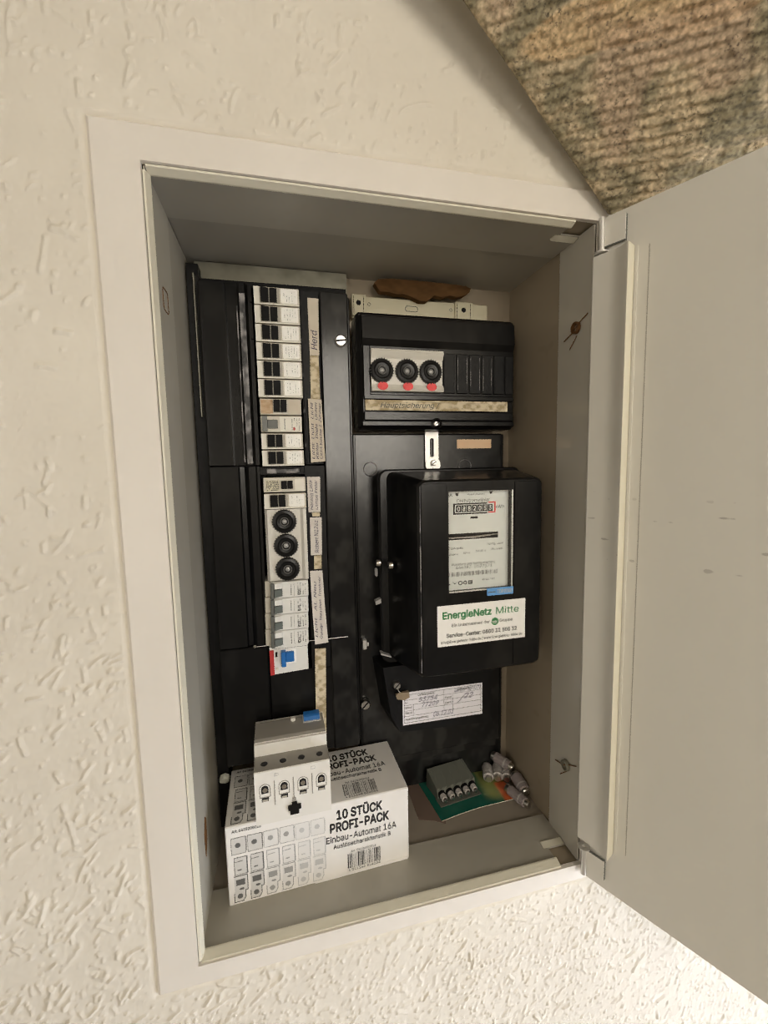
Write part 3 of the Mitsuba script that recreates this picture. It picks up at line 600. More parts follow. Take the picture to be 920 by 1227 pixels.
bc = thing('busbar_holder', 'cream plastic busbar carrier with screw holes on top of the black fuse box', 'busbar holder')
add(bc, 'rail', bx(.2285, .4545, .194, .206, .790, .8225, .0012), 'cream_plastic')
for xa, xb in ((.2285, .2510), (.3960, .4270)):
    k = add(bc, 'clamp', bx(xa, xb, .190, .194, .792, .8235, .001), 'cream_plastic')
    add(k, 'hole', cat([lathe([(0, 0), (.0038, 0), (.0034, .0004), (0, .0004)], ((xa + xb) / 2 - .001, .190, .811), (0, -1, 0), 18), bx(xa + .0025, xa + .0032, .1897, .190, .795, .821), bx(xb - .0050, xb - .0043, .1897, .190, .795, .821)]), 'deep_black')
for xq in (.2560, .3900): add(bc, 'pin_hole', lathe([(.0018, 0), (.0026, .0003), (.0018, .0005), (.0018, 0)], (xq, .194, .811), (0, -1, 0), 14), 'print_grey')
add(bc, 'slot_outline', flat(rr(.3140, .8045, .3340, .8125, .003).exterior.buffer(.0005), front(0, .194, 0), .0003), 'print_grey')
fo = thing('foam_piece', 'torn brown foam strip lying on the cream busbar carrier', 'foam')
rg = random.Random(3)
up = [(.262 + .0078 * i, .8385 - .0012 * i * .6 + rg.uniform(-.001, .001)) for i in range(1)] + [(.268, .8440), (.290, .8462), (.330, .8465), (.380, .8458), (.410, .8445), (.4185, .8415), (.4170, .8360)]
lo = [(.4080 - .0125 * i, [.830, .827, .8285, .8245, .8275, .818, .8165, .8225, .8255, .8235, .8265, .8260][i] + rg.uniform(-.0008, .0008)) for i in range(12)]
add(fo, 'strip', flat(Polygon(up + lo), front(0, .1935, 0), .012), 'brown_foam')

add(None, 'rear_plate', bx(.2215, .4900, .2045, .2075, -.0035, .110, .0005), 'bakelite_dusty')
labels['rear_plate'] = {'label': 'black plate at the foot of the rear wall behind the fuse tray', 'category': 'plate'}
mb = thing('meter_board', 'black mounting board under the fuse box carrying the electricity meter', 'board')
add(mb, 'plate', cat([bx(.2215, .4740, .176, .184, .075, .6135, .0025), bx(.228, .468, .184, .206, .06, .60)]), 'bakelite_dusty')
add(mb, 'edge', cat([bx(.2215, .2255, .1735, .176, .08, .612, .0008), bx(.4700, .4740, .1745, .176, .08, .612, .0006)]), 'bakelite')
for xq, zq in ((.2480, .5590), (.4060, .5610)): add(mb, 'knockout_ring', lathe([(.0100, 0), (.0106, .0006), (.0112, 0), (.0100, 0)], (xq, .1759, zq), (0, -1, 0), 32), 'grey_edge', 30)
hs = add(mb, 'hanger_strip', flat(sbox(.3365, .560, .3590, .6165).difference(rr(.3445, .576, .3510, .606, .003)), front(0, .1735, 0), .0014), 'zinc', label='slotted metal hanger strip')
add(hs, 'washer', lathe([(.0045, 0), (.0125, 0), (.0125, .0012), (.0045, .0012), (.0045, 0)], (.3490, .1720, .5640), (0, -1, 0), 28), 'zinc', 30)
screw(hs, (.3490, .1710, .5670), .0045, mat='steel', h=.006)
add(mb, 'blank_label', bx(.3918, .4522, .1752, .1760, .5895, .6040), 'peach', label='blank peach coloured label')
screw(mb, (.2290, .1740, .1810), .0085, mat='steel', slot=.5, h=.007)
k = add(mb, 'bracket', cat([bx(.2270, .2340, .166, .176, .2740, .2900, .001), bx(.2340, .2375, .168, .170, .2790, .2850)]), 'zinc')

# electricity meter
em = thing('electricity_meter', 'black electricity meter with a glazed dial and white supplier sticker', 'electricity meter')
def rrect(x0, x1, z0, z1, r, n=5):
    out = []
    for cx_, cz_, a0 in ((x1 - r, z1 - r, 0), (x0 + r, z1 - r, 90), (x0 + r, z0 + r, 180), (x1 - r, z0 + r, 270)):
        out += [(cx_ + r * math.cos(math.radians(a0 + 90 * i / n)), cz_ + r * math.sin(math.radians(a0 + 90 * i / n))) for i in range(n + 1)]
    return out
def loft(sections, cap0=True, cap1=True, hole=None):
    n = len(sections[0][1]); v, f = [], []
    for y, r in sections: v += [(a, y, b) for a, b in r]
    for s in range(len(sections) - 1):
        for k in range(n):
            a, b = s * n + k, s * n + (k + 1) % n
            f += [[a, b, b + n], [a, b + n, a + n]]
    m = trimesh.Trimesh(v, f, process=False)
    parts = [m]
    for s, c in ((0, cap0), (len(sections) - 1, cap1)):
        if c:
            p = Polygon(sections[s][1])
            if hole is not None and s == 0: p = p.difference(hole)
            vv, ff = trimesh.creation.triangulate_polygon(p, engine='earcut')
            parts.append(trimesh.Trimesh([(a, sections[s][0], b) for a, b in vv], ff, process=False))
    return cat(parts)
YM = .049
add(em, 'base', loft([(.152, rrect(.2545, .4830, .262, .5560, .012)), (.149, rrect(.2525, .4850, .260, .5580, .013)), (.140, rrect(.2525, .4850, .260, .5580, .013)), (.1375, rrect(.2545, .4830, .262, .5560, .012))]), 'bakelite', 30)
add(em, 'back', bx(.270, .468, .152, .1755, .275, .545, .004), 'bakelite')
WX0, WX1, WZ0, WZ1 = .3262, .4205, .3905, .5272
winh = sbox(WX0, WZ0, WX1, WZ1)
case = loft([(YM + .0012, rrect(.2860, .4635, .2775, .5405, .010)), (YM + .0040, rrect(.2832, .4662, .2747, .5433, .011)), (YM + .009, rrect(.2822, .4672, .2737, .5440, .011)), (.110, rrect(.2700, .4730, .2690, .5520, .011)), (.1375, rrect(.2640, .4760, .2670, .5545, .011))], True, True, winh)
add(em, 'case', case, 'bakelite', 30)
add(em, 'side_plate', cat([bx(.2880, .3232, YM, YM + .0012, .2800, .5385, .0005), bx(.4222, .4620, YM - .0002, YM + .0012, .2800, .5385, .0005)]), 'bakelite')
add(em, 'case_line', cat([bx(.2858, .2868, YM - .0003, YM + .0015, .284, .536)]), 'grey_edge')
# window: well, dial plate, pane
YD = .0620
add(em, 'window_well', cat([bx(WX0 - .001, WX0, YM + .0013, YD + .002, WZ0 - .001, WZ1 + .001), bx(WX1, WX1 + .001, YM + .0013, YD + .002, WZ0 - .001, WZ1 + .001), bx(WX0, WX1, YM + .0013, YD + .002, WZ1, WZ1 + .001), bx(WX0, WX1, YM + .0013, YD + .002, WZ0 - .001, WZ0)]), 'bakelite')
add(em, 'window_edge', cat([bx(WX1 - .0016, WX1, YM + .0008, YM + .0025, WZ0, WZ1), bx(WX0, WX1, YM + .0008, YM + .0025, WZ0, WZ0 + .0014)]), 'zinc')
dl = add(em, 'dial', bx(WX0, WX1 - .0005, YD, YD + .0015, WZ0, WZ1), 'dial', label='pale dial plate with printed data')
add(em, 'pane', trimesh.Trimesh([(WX0, YM + .0028, WZ0), (WX1, YM + .0028, WZ0), (WX1, YM + .0028, WZ1), (WX0, YM + .0028, WZ1)], [[0, 1, 2], [0, 2, 3]]), 'glass')
sx = (WX1 - WX0) / 640.; sz = (WZ1 - WZ0) / 985.                       # the dial's own grid: 640 wide, 985 tall, from its lower left
def D(u, v): return front(WX0 + u * sx, YD, WZ1 - v * sz)
def dt_(s, u, v, w, h, mat='print_black', bold=False): return text(s, h * sz, D(u, v), w=w * sx, bold=bold, depth=.0002)
add(dl, 'printing', cat([dt_('RA', 12, 52, 60, 26, bold=True), dt_('Made in Germany', 215, 44, 180, 16), dt_('Drehstromzähler', 115, 112, 330, 34), dt_('kWh', 500, 185, 90, 34), dt_('TOP-6101', 35, 575, 140, 20, bold=True), dt_('Richtg. 4000', 420, 550, 165, 20),
    dt_('230/400 V', 5, 635, 120, 19), dt_('50 Hz', 175, 625, 70, 19), dt_('10(60) A', 300, 615, 105, 19), dt_('75 U/kWh', 455, 605, 125, 19), dt_('Eigentum des Netzbetreibers', 60, 738, 440, 24), dt_('M 14 / 02', 370, 910, 130, 20)]), 'print_grey')
add(dl, 'serial_number', dt_('444097-5077371', 100, 775, 370, 30), 'print_grey')
add(dl, 'barcode', flat(barcode(510 * sx, 44 * sz, 5, 40), D(22, 848), .0002), 'print_grey')
add(dl, 'symbols', cat([flat(Point(115 * sx, 10 * sz).buffer(13 * sx).union(sbox(95 * sx, 20 * sz, 135 * sx, 26 * sz)), D(0, 45), .0002), flat(Point(455 * sx, 14 * sz).buffer(13 * sx).union(sbox(438 * sx, 22 * sz, 475 * sx, 28 * sz)), D(0, 40), .0002)]
    + [flat(g, D(u, 935), .0002) for u, g in ((25, Polygon([(0, 0), (24 * sx, 10 * sz), (0, 22 * sz)])), (70, LineString([(0, 30 * sz), (20 * sx, 12 * sz), (40 * sx, 30 * sz)]).buffer(.0004)), (130, Point(15 * sx, 18 * sz).buffer(17 * sx).exterior.buffer(.0005)), (180, Point(15 * sx, 18 * sz).buffer(15 * sx).exterior.buffer(.0006)), (230, sbox(0, 2 * sz, 34 * sx, 34 * sz).exterior.buffer(.0005)), (236, sbox(4 * sx, 10 * sz, 24 * sx, 26 * sz)))]
    + [flat(LineString([(25 * sx, 40 * sz), (2 * sx, 20 * sz), (25 * sx, 2 * sz)]).buffer(.0005), D(0, 385), .0002), flat(Polygon([(245 * sx, 0), (325 * sx, 0), (318 * sx, 20 * sz), (252 * sx, 20 * sz)]), D(0, 277), .0002)]), 'print_black')
fr_ = sbox(78 * sx, 0, 412 * sx, 108 * sz)
cf = add(dl, 'counter_frame', flat(fr_.difference(sbox(90 * sx, 12 * sz, 413 * sx, 96 * sz)), D(0, 230), .0012), 'print_black')
add(dl, 'decimal_frame', flat(sbox(428 * sx, 0, 500 * sx, 108 * sz).difference(sbox(427 * sx, 10 * sz, 490 * sx, 98 * sz)), D(0, 224), .0012), 'red')
for i, dgt in enumerate('0882053'):
    k = add(dl, 'number_drum', bx(WX0 + (105 + 53 * i) * sx, WX0 + (150 + 53 * i) * sx, YD - .0010, YD, WZ1 - 208 * sz, WZ1 - 142 * sz), 'black')
    add(k, 'digit', text(dgt, 44 * sz, front(WX0 + (127 + 53 * i) * sx, YD - .0010, WZ1 - 197 * sz), w=26 * sx, align='c', depth=.0003, bold=True), 'sticker')
sl = add(dl, 'rotor_slot', bx(WX0 + 18 * sx, WX0 + 530 * sx, YD - .0004, YD, WZ1 - 480 * sz, WZ1 - 420 * sz), 'deep_black')
add(sl, 'rotor_disc', hull([(WX0 + u * sx, y, WZ1 - v * sz) for u, v, y in ((20, 462, YD - .0008), (270, 468, YD - .0022), (528, 446, YD - .0008), (20, 455, YD - .0008), (270, 458, YD - .0022), (528, 440, YD - .0008))]), 'disc_metal')
bl = add(em, 'blue_sticker', bx(.3816, .4214, YM - .0003, YM + .0014, .3822, .3925, .0001), 'light_blue', label='small blue sticker under the dial')
add(bl, 'lettering', text('TOP2000', .0052, front(.3960, YM - .0004, .3848), w=.0235, bold=True), 'print_light')
add(bl, 'line', flat(sbox(.383, .3866, .394, .3878), front(0, YM - .0004, 0), .0002), 'print_grey')
SY = YM - .0010
sk = add(em, 'sticker', bx(.3085, .4398, SY, YM, .3176, .3744, .0002), 'sticker', label='white supplier sticker with green heading')
add(sk, 'heading', text('EnergieNetz', .0094, front(.3158, SY, .3560), w=.0720, bold=True, depth=.0003, heavy=.02), 'print_green')
add(sk, 'heading', text('Mitte', .0094, front(.3945, SY, .3560), w=.0350, bold=False, depth=.0003), 'print_green')
add(sk, 'lettering', cat([text('Ein Unternehmen der', .0042, front(.3290, SY, .3440), w=.0560, heavy=.02), text('Gruppe', .0042, front(.4000, SY, .3440), w=.0200, heavy=.02)]), 'print_grey')
sd = add(sk, 'emblem', flat(Point(.3930, .3455).buffer(.0054), front(0, SY, 0), .0003), 'print_green')
add(sd, 'emblem_mark', flat(unary_union([LineString([(.3890 + .0025 * i, .3460), (.3900 + .0025 * i, .3448), (.3910 + .0025 * i, .3460)]).buffer(.0005) for i in range(3)] + [sbox(.3895, .3430, .3965, .3437)]), front(0, SY - .0003, 0), .0002), 'print_fade')
add(sk, 'lettering', text('Service-Center: 0800 32 505 32', .0052, front(.3212, SY, .3298), w=.1055, bold=True, heavy=.025), 'print_grey')
add(sk, 'lettering', text('info@EnergieNetz-Mitte.de | www.EnergieNetz-Mitte.de', .0035, front(.3135, SY, .3218), w=.1215, heavy=.02), 'print_grey')
for yq in (.1175, .139):
    k = screw(em, (.2655 if yq < .13 else .2520, yq, .4190), .0055, mat='steel', axis=(-1, 0, 0), slot=.6, h=.006)
add(em, 'seal_tag', cat([bx(.2430, .2470, .132, .140, .3990, .4125, .002)]), 'chip_grey')
add(em, 'case_clip', cat([hull([(.2480, .128, .2830), (.2480, .140, .2830), (.2640, .128, .2760), (.2640, .140, .2760), (.2480, .128, .2800), (.2640, .128, .2740)])]), 'chip_grey')
add(em, 'case_clip', cat([hull([(.2440, .140, .3600), (.2440, .150, .3600), (.2525, .140, .3630), (.2525, .150, .3630), (.2440, .140, .3540), (.2525, .140, .3560)])]), 'chip_grey')

tc = thing('terminal_cover', 'black terminal cover below the meter with a white handwritten card on it', 'terminal cover')
YT = .131
add(tc, 'cover', extr(Polygon([(0, 0), (1, 0), (1, 1), (0, 1)]), 0, 1) if False else loft([(YT, [(.4300, .2580), (.2510, .2580), (.2620, .1800), (.2760, .1500), (.4300, .1420)]), (.1755, [(.4360, .2580), (.2440, .2580), (.2560, .1740), (.2720, .1430), (.4360, .1340)])]), 'bakelite_matt')
cd = add(tc, 'data_card', flat(Polygon([(.2806, .2140), (.4150, .2118), (.4152, .1590), (.2810, .1606)]), front(0, YT - .0002, 0), .0006), 'card_white', label='white data card with blue handwriting')
CY = YT - .0008
ru = lambda a: LineString(a).buffer(.00025, cap_style=2)
add(cd, 'ruling', flat(unary_union([sbox(.2835, .1640, .4125, .2095).exterior.buffer(.0003), ru([(.3490, .2095), (.3490, .1745)]), ru([(.2835, .2010), (.4125, .2010)]), ru([(.2835, .1925), (.4125, .1925)]), ru([(.2835, .1835), (.4125, .1835)]), ru([(.2835, .1745), (.4125, .1745)]), ru([(.2990, .1925), (.2990, .1745)]), ru([(.3640, .2010), (.3640, .1745)])]), front(0, CY, 0), .0002), 'print_grey')
add(cd, 'printing', cat([text('Lieferergebnis', .0030, front(.3060, CY, .2055), w=.0270, bold=True), text('Lieferergebnis', .0030, front(.3720, CY, .2055), w=.0240, bold=True), text('Stand', .0030, front(.2850, CY, .1872), bold=True), text('Stand', .0030, front(.2850, CY, .1785), bold=True), text('Nr.', .0028, front(.2850, CY, .1955)), text('Stand', .0030, front(.3505, CY, .1945), bold=True), text('Stand', .0030, front(.3505, CY, .1860), bold=True), text('Ausführungsfirma:', .0032, front(.2850, CY, .1680), w=.0380, bold=True)]), 'print_grey')
add(cd, 'handwriting', cat([text('53754', .0075, front(.3070, CY, .1955), w=.0310, shear=.35), text('77209', .0075, front(.3120, CY, .1860), w=.0280, shear=.35), text('444097-5077371', .0058, front(.3660, CY, .2025), w=.0460, shear=.35), text('22', .0090, front(.3830, CY, .1900), shear=.4), text('06.12.01', .0080, front(.3310, CY, .1675), w=.0340, shear=.35), flat(LineString([(.372, .184), (.386, .198)]).buffer(.0004), front(0, CY, 0), .0002)]), 'ink')
sc = screw(tc, (.2715, YT, .2290), .0062, mat='steel', slot=.5, h=.006)
add(tc, 'lead_seal', hull([(.2680, YT - .010, .2160), (.2720, YT - .010, .2200), (.2890, YT - .010, .2190), (.2900, YT - .010, .2105), (.2820, YT - .010, .2070), (.2700, YT - .010, .2100), (.2690, YT - .003, .2160), (.2890, YT - .003, .2190), (.2890, YT - .003, .2090), (.2710, YT - .003, .2100)]), 'seal_brown', label='brownish seal hanging from the screw')
add(tc, 'seal_wire', tube([(.2715, YT - .004, .226), (.2730, YT - .008, .222), (.2760, YT - .0095, .2185)], .0006), 'zinc')

# ------------------------------------------------------------------ things on the cabinet floor
# carton
c0, c1 = np.array([.0245, .0575, 0]), np.array([.2685, .0655, 0]); cr = (c1 - c0) / np.linalg.norm(c1 - c0); cb = np.array([-cr[1], cr[0], 0])
CW, CDp, CH = .2445, .1085, .1100
CF = np.eye(4); CF[:3, 0], CF[:3, 1], CF[:3, 2], CF[:3, 3] = cr, cb, (0, 0, 1), c0 + [0, 0, .0002]
ct = thing('carton', 'white cardboard pack of breakers with black lettering standing on the cabinet floor', 'box')
add(ct, 'box', bx(0, CW, 0, CDp, 0, CH, .0012).apply_transform(CF), 'carton')
add(ct, 'flap_edge', cat([hull([(CW * .45, -.0008, .0003), (CW - .002, -.0008, .0003), (CW - .004, -.0008, .0040), (CW * .66, -.0008, .0042), (CW * .64, -.0008, .0024), (CW * .46, -.0008, .0020), (CW * .45, 0, .0003), (CW - .002, 0, .0003), (CW - .004, 0, .0040)]), bx(CW - .012, CW, -.0004, .0, CH - .006, CH - .001)]).apply_transform(CF), 'carton')
fF = CF @ frame((0, 0, 0), (1, 0, 0), (0, 0, 1)); fT = CF @ frame((0, 0, CH), (1, 0, 0), (0, 1, 0))
def pack_print(f, hh, dim, tag_mat):
    """The print of one face: f its frame (lower left corner), hh the height it is squeezed to."""
    s = hh / .11
    def at(x, y): return shifted(f, x, y * s)
    def tx(st_, h, x, y, w, bold=False):
        m = meshkit.text_mesh(st_, h, .0003, bold); q = h * (.030 if bold else .016); m = cat([m.copy().apply_translation([a, b, 0]) for a, b in ((-q, 0), (q, 0), (0, q), (0, -q), (0, 0))]); m.vertices[:, 0] -= m.vertices[:, 0].min(); m.vertices[:, 0] *= w / np.ptp(m.vertices[:, 0]); m.vertices[:, 1] *= s
        return m.apply_transform(at(x, y))
    add(ct, 'lettering', tx('10 STÜCK', .0125, .1420, .0860, .0640, True), 'print_black')
    add(ct, 'lettering', tx('PROFI-PACK', .0125, .1325, .0685, .0830, True), 'print_black')
    add(ct, 'lettering', tx('Einbau-Automat 16A', .0092, .1270, .0535, .0990), 'print_black')
    add(ct, 'lettering', tx('Auslösecharakteristik B', .0062, .1365, .0435, .0810), 'print_black')
    add(ct, 'barcode', flat(affinity.scale(barcode(.0470, .0215, 9, 26), 1, s, origin=(0, 0)), at(.1555, .0095), .0003), tag_mat)
    add(ct, 'barcode_text', cat([tx('4 011160 524034', .0032, .1560, .0050, .046), tx('Art. 0415200016', .0032, .1600, .0325, .036)]), 'print_grey')
    add(ct, 'lettering', tx('Art. 0415200016', .0036, .0080, .1010, .0360, True), 'print_grey')
    tones = ['print_grey', 'print_grey', 'print_light', 'print_light', 'print_fade', 'print_fade']
    for i in range(6):
        x = .0060 + .0202 * i; y = .0055
        g1 = unary_union([affinity.scale(Point(x + .0085, .0830).buffer(.0034, quad_segs=6), 1, 1), sbox(x + .0065, .0475, x + .0115, .0490), ])
        outl = unary_union([sbox(x + .0005, .0710, x + .0182, .0935).exterior.buffer(.0003), sbox(x + .0030, .0420, x + .0182, .0660).exterior.buffer(.00035), LineString([(x + .0015, .0400), (x + .0182, .0400), (x + .0182, .0190), (x + .0150, .0190), (x + .0150, .0090), (x + .0120, .0040), (x + .0012, .0040), (x + .0012, .0160)]).buffer(.0005),
            sbox(x + .0188, .0735, x + .0194, .0930), sbox(x + .0186, .0420, x + .0194, .0660), LineString([(x + .0040, .0600), (x + .0130, .0606)]).buffer(.0004)])
        lev = unary_union([sbox(x + .0040, .0270, x + .0150, .0350), affinity.scale(Point(x + .0105, .0215).buffer(.0030), 1, .5), Point(x + .0080, .0115).buffer(.0034, quad_segs=6)])
        body = unary_union([sbox(x + .0006, .0712, x + .0180, .0933), sbox(x + .0031, .0422, x + .0180, .0658), sbox(x + .0018, .0190, x + .0180, .0398), Polygon([(x + .0014, .0042), (x + .0118, .0042), (x + .0148, .0092), (x + .0148, .0190), (x + .0014, .0190)])])
        sc_ = lambda g: affinity.scale(g, 1, s, origin=(0, 0))
        pk = add(ct, 'printed_breaker', flat(sc_(body), f, .00015), 'print_body' if i < 2 else 'print_body_pale')
        add(pk, 'outline', flat(sc_(outl), f, .0003), ['print_grey', 'print_grey', 'print_mid', 'print_mid', 'print_light', 'print_light'][i])
        for nm_, gg_ in (('printed_screw', g1), ('printed_lever', lev)): add(pk, nm_, flat(sc_(gg_), f, .00035), ['print_grey', 'print_grey', 'print_mid', 'print_mid', 'print_light', 'print_light'][i])
plain('print_body', (0.60, 0.59, 0.57), 0.6, 0.2); plain('print_body_pale', (0.71, 0.70, 0.68), 0.6, 0.2)
pack_print(fF, .110, 1, 'print_black'); pack_print(fT, CDp, 1, 'print_grey')

# residual current device lying on the carton
rc = thing('residual_current_device', 'white four-pole residual current device with blue lever lying on the carton', 'residual current device')
rx = np.array([.0957, .0022, 0]); rx /= np.linalg.norm(rx); ry = np.array([-rx[1], rx[0], 0])
RF = np.eye(4); RF[:3, 0], RF[:3, 1], RF[:3, 2], RF[:3, 3] = rx, ry, (0, 0, 1), (.0638, .0500, .1109)
RW = .0955
def rm(m): m.apply_transform(RF); return m
def rprof(pts, x0, x1):   # a profile in (depth, height) drawn out along the device's width
    m = trimesh.creation.extrude_polygon(Polygon(pts), x1 - x0, engine='earcut'); v = m.vertices.copy()
    m.vertices = np.stack([x0 + v[:, 2], v[:, 0], v[:, 1]], -1); m.fix_normals(); return m
ZL, ZR_, ZU = .0713, .0870, .0905
add(rc, 'body', rm(rprof([(0, 0), (0, ZL - .001), (.001, ZL), (.0310, ZL), (.0325, ZR_), (.0880, ZR_), (.0880, ZL), (.0915, ZL), (.0915, 0)], 0, RW)), 'rcd_white')
add(rc, 'ledge', rm(bx(.0003, RW - .0003, .0012, .0312, ZL, ZL + .0004)), 'rcd_grey')
add(rc, 'front_face', rm(rprof([(.0345, ZR_), (.0360, ZU - .002), (.0400, ZU), (.0780, ZU), (.0800, ZR_)], .0004, RW - .0004)), 'rcd_grey')
add(rc, 'front_line', rm(cat([bx(.0004, RW - .0004, .0350, .0357, ZR_, ZR_ + .0016)])), 'rcd_white')
lv = add(rc, 'lever_well', rm(bx(.0660, .0915, .0600, .0780, ZU, ZU + .0006)), 'rcd_white')
add(rc, 'lever', rm(rprof([(.0630, ZU + .0005), (.0640, ZU + .0060), (.0670, ZU + .0075), (.0740, ZU + .0085), (.0765, ZU + .0075), (.0770, ZU + .0005)], .0675, .0900)), 'blue')
add(rc, 'test_button', rm(lathe([(0, 0), (.0038, 0), (.0034, .0040), (0, .0046)], (.0525, .0720, ZU), (0, 0, 1), 20)), 'rcd_white', 40)
for i in range(4):
    xc = .0125 + .0237 * i
    add(rc, 'screw_hole', rm(lathe([(0, 0), (.0042, 0), (.0042, .0006), (0, .0006)], (xc, .0140, ZL + .0003), (0, 0, 1), 22)), 'black')
    arch = unary_union([Point(0, .0120).buffer(.0064, quad_segs=8), sbox(-.0064, .0010, .0064, .0120)])
    fr2 = RF @ frame((xc, 0, .0360), (1, 0, 0), (0, 0, 1))
    tm = add(rc, 'terminal', flat(arch.exterior.buffer(.0005), fr2, .0004), 'rcd_grey')
    add(tm, 'clamp_opening', flat(unary_union([Point(0, .0120).buffer(.0044, quad_segs=8), sbox(-.0044, .0060, .0044, .0120)]), fr2, .0003), 'print_black')
    add(tm, 'clamp_screw', flat(Point(0, .0105).buffer(.0030, quad_segs=6), shifted(fr2, 0, 0, .0003), .0005), 'steel')
    add(tm, 'wire_opening', flat(unary_union([sbox(-.0044, -.0050, .0044, .0015)]), fr2, .0003), 'print_black')
    add(tm, 'wire_clamp', flat(sbox(-.0034, -.0048, .0034, -.0020), shifted(fr2, 0, 0, .0003), .0003), 'breaker_shade')
    if i < 3: add(rc, 'divider', rm(bx(xc + .0112, xc + .0124, -.0006, 0, .0240 if i < 2 else .0290, .0570)), 'rcd_grey')
for xq, zq in ((.0245, .0630), (.0710, .0630)):
    add(rc, 'marking', flat(sbox(0, 0, .0050, .0034).exterior.buffer(.00035), RF @ frame((xq, 0, zq), (1, 0, 0), (0, 0, 1)), .0002), 'print_light')
add(rc, 'rail_clip', rm(cat([bx(.0425, .0535, -.0030, 0, .0070, .0140, .0006), bx(.0400, .0565, -.0030, 0, .0130, .0195, .0006), bx(.0450, .0515, -.0028, 0, .0195, .0235, .0005)])), 'black', label='black rail clip')
add(rc, 'clip_tab', rm(bx(.0460, .0505, -.0012, 0, .0235, .0290, .0004)), 'rcd_grey')

# leaflets, fuse tray and fuses
bcd = thing('card_sheet', 'dark brown card lying flat on the cabinet floor under the green leaflet', 'card')
add(bcd, 'sheet', flat(Polygon([(.3050, .2050), (.3380, .2050), (.3560, .1500), (.3440, .1120), (.3280, .1220), (.3050, .1300)]), frame((0, 0, -.0038), (1, 0, 0), (0, 1, 0)), .0006), 'brown_card')
gl = thing('leaflet', 'green printed leaflet with an orange corner on the cabinet floor under the fuse tray', 'leaflet')
gpts = [(.3280, .2060), (.4640, .2060), (.4870, .1420), (.4780, .1290), (.4450, .1285), (.4100, .1270), (.3750, .1230), (.3390, .1170)]
gz = lambda x, y: 0.0
gm = flat(Polygon(gpts).segmentize(.012), frame((0, 0, -.0030), (1, 0, 0), (0, 1, 0)), .0007)
add(gl, 'sheet', gm, 'leaflet')
add(gl, 'edge_line', tube([(.3390, .1166, -.0022), (.3750, .1226, -.0022), (.4100, .1266, -.0022), (.4780, .1286, -.0022)], .0005), 'cream_edge')
def fuse(a, b, r, label, grp, mat='porcelain'):
    a, b = np.array(a, float), np.array(b, float); L = np.linalg.norm(b - a); ax = (b - a) / L
    t = thing('fuse', label, 'fuse', grp)
    def lz(p, m, nm, s=35): return add(t, nm, lathe([(rr_ * r, hh * L) for rr_, hh in p], a, ax, 20), m, s)
    lz([(0, .16), (.98, .16), (1.0, .20), (1.0, .80), (.98, .84), (0, .84)], mat, 'ceramic_body')
    lz([(0, .0), (.70, .0), (.84, .03), (.84, .17), (0, .17)], 'steel', 'end_cap')
    lz([(0, .83), (.70, .83), (.70, .95), (.55, 1.0), (0, 1.0)], 'steel', 'end_cap')
    lz([(.98, .60), (1.04, .61), (1.04, .66), (.98, .67), (.98, .60)], 'porcelain_pale', 'band')
    return t
tr = thing('fuse_tray', 'grey translucent plastic tray holding five fuses, lying on the green leaflet', 'tray')
tp0, tp1 = np.array([.349, .150]), np.array([.413, .157]); 
TF = np.eye(4); tx_ = np.array([.064, .0085, 0]); tx_ /= np.linalg.norm(tx_); ty_ = np.array([-tx_[1], tx_[0], 0]); TF[:3, 0], TF[:3, 1], TF[:3, 2], TF[:3, 3] = tx_, ty_, (0, 0, 1), (.3480, .1500, -.0022)
def tm_(m): m.apply_transform(TF); return m
TWd = .074
add(tr, 'body', tm_(hull([(x, y, z) for x, y, z in ((0, .006, .006), (TWd, .006, .006), (.000, .010, .019), (TWd, .010, .019), (-.002, .044, .033), (TWd - .004, .044, .033), (-.002, .047, .0), (TWd - .004, .047, .0), (0, .010, .0), (TWd, .010, .0))])), 'tray_grey')
add(tr, 'base_sheet', tm_(bx(-.002, TWd + .003, -.008, .012, .0, .0012, .0003)), 'tray_grey')
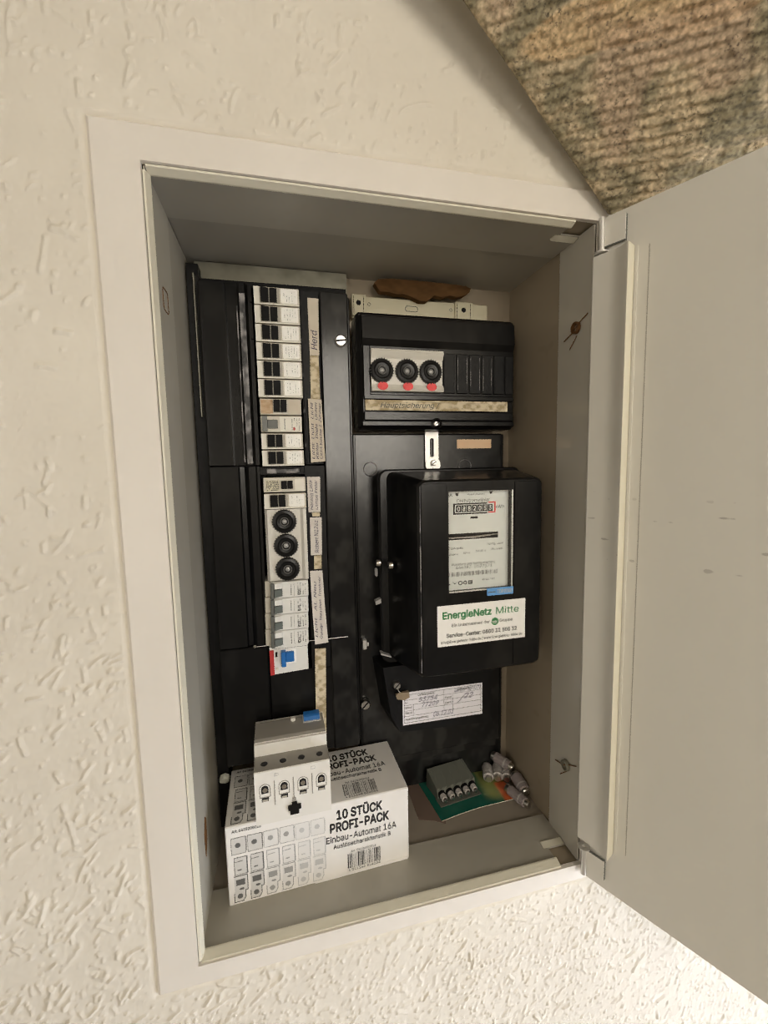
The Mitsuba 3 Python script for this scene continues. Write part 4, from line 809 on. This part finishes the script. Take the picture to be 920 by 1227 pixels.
for i in range(5):
    xq = .0075 + .0147 * i
    add(tr, 'cell', tm_(hull([(xq + .0060 * math.cos(a), y, .0130 + (y - .010) * .42 + .0065 * math.sin(a)) for a in np.linspace(0, math.pi, 7) for y in (.008, .043)])), 'tray_grey', 30)
    p = TF @ np.array([xq, .020, .0112, 1]); q_ = TF @ np.array([xq, -.008, .0085, 1])
    add(tr, 'cell_mouth', tm_(lathe([(.0052, 0), (.0066, 0), (.0066, .006), (.0052, .006), (.0052, 0)], (xq, .010, .0106), (0, -1, -.09), 20)), 'black', 30)
    fuse(p[:3], q_[:3], .0050, 'steel-tipped fuse, %s of the five in the grey tray counted from the carton' % ['first', 'second', 'third', 'fourth', 'fifth'][i], 'fuses in the grey tray', 'porcelain_pale')
G = 'loose fuses by the tray'
zf = .0050
fuse((.4600, .2020, zf + .0040), (.4470, .1680, zf + .0030), .0092, 'pale loose fuse lying nearest the grey tray', G, 'porcelain_pale')
fuse((.4800, .1990, zf + .0040), (.4630, .1660, zf + .0030), .0092, 'pale loose fuse, second from the grey tray', G, 'porcelain_pale')
fuse((.4940, .1940, zf + .0040), (.4780, .1600, zf + .0030), .0086, 'pale loose fuse, third from the grey tray', G, 'porcelain_pale')
fuse((.4700, .2010, .0290), (.4930, .1660, .0230), .0088, 'dark loose fuse on top of the others, at the back', G)
fuse((.4920, .1600, .0170), (.4930, .1230, .0085), .0100, 'thick grey loose fuse resting against the right cabinet side', G)
fuse((.4700, .1480, zf), (.4850, .1020, zf), .0082, 'grey loose fuse lying on the orange corner of the leaflet', G)

nb = thing('nylon_bolt', 'white nylon bolt sticking out behind the carton at the left cabinet side', 'bolt')
add(nb, 'shaft', lathe([(0, 0), (.0035, 0), (.0035, .018), (0, .018)], (.0110, .1850, .1130), (0, -.35, -.2), 16), 'nylon', 40)
add(nb, 'head', lathe([(0, 0), (.0070, .001), (.0078, .005), (.0070, .009), (0, .011)], (.0110, .1690, .1030), (0, -.5, -.3), 20), 'nylon', 40)
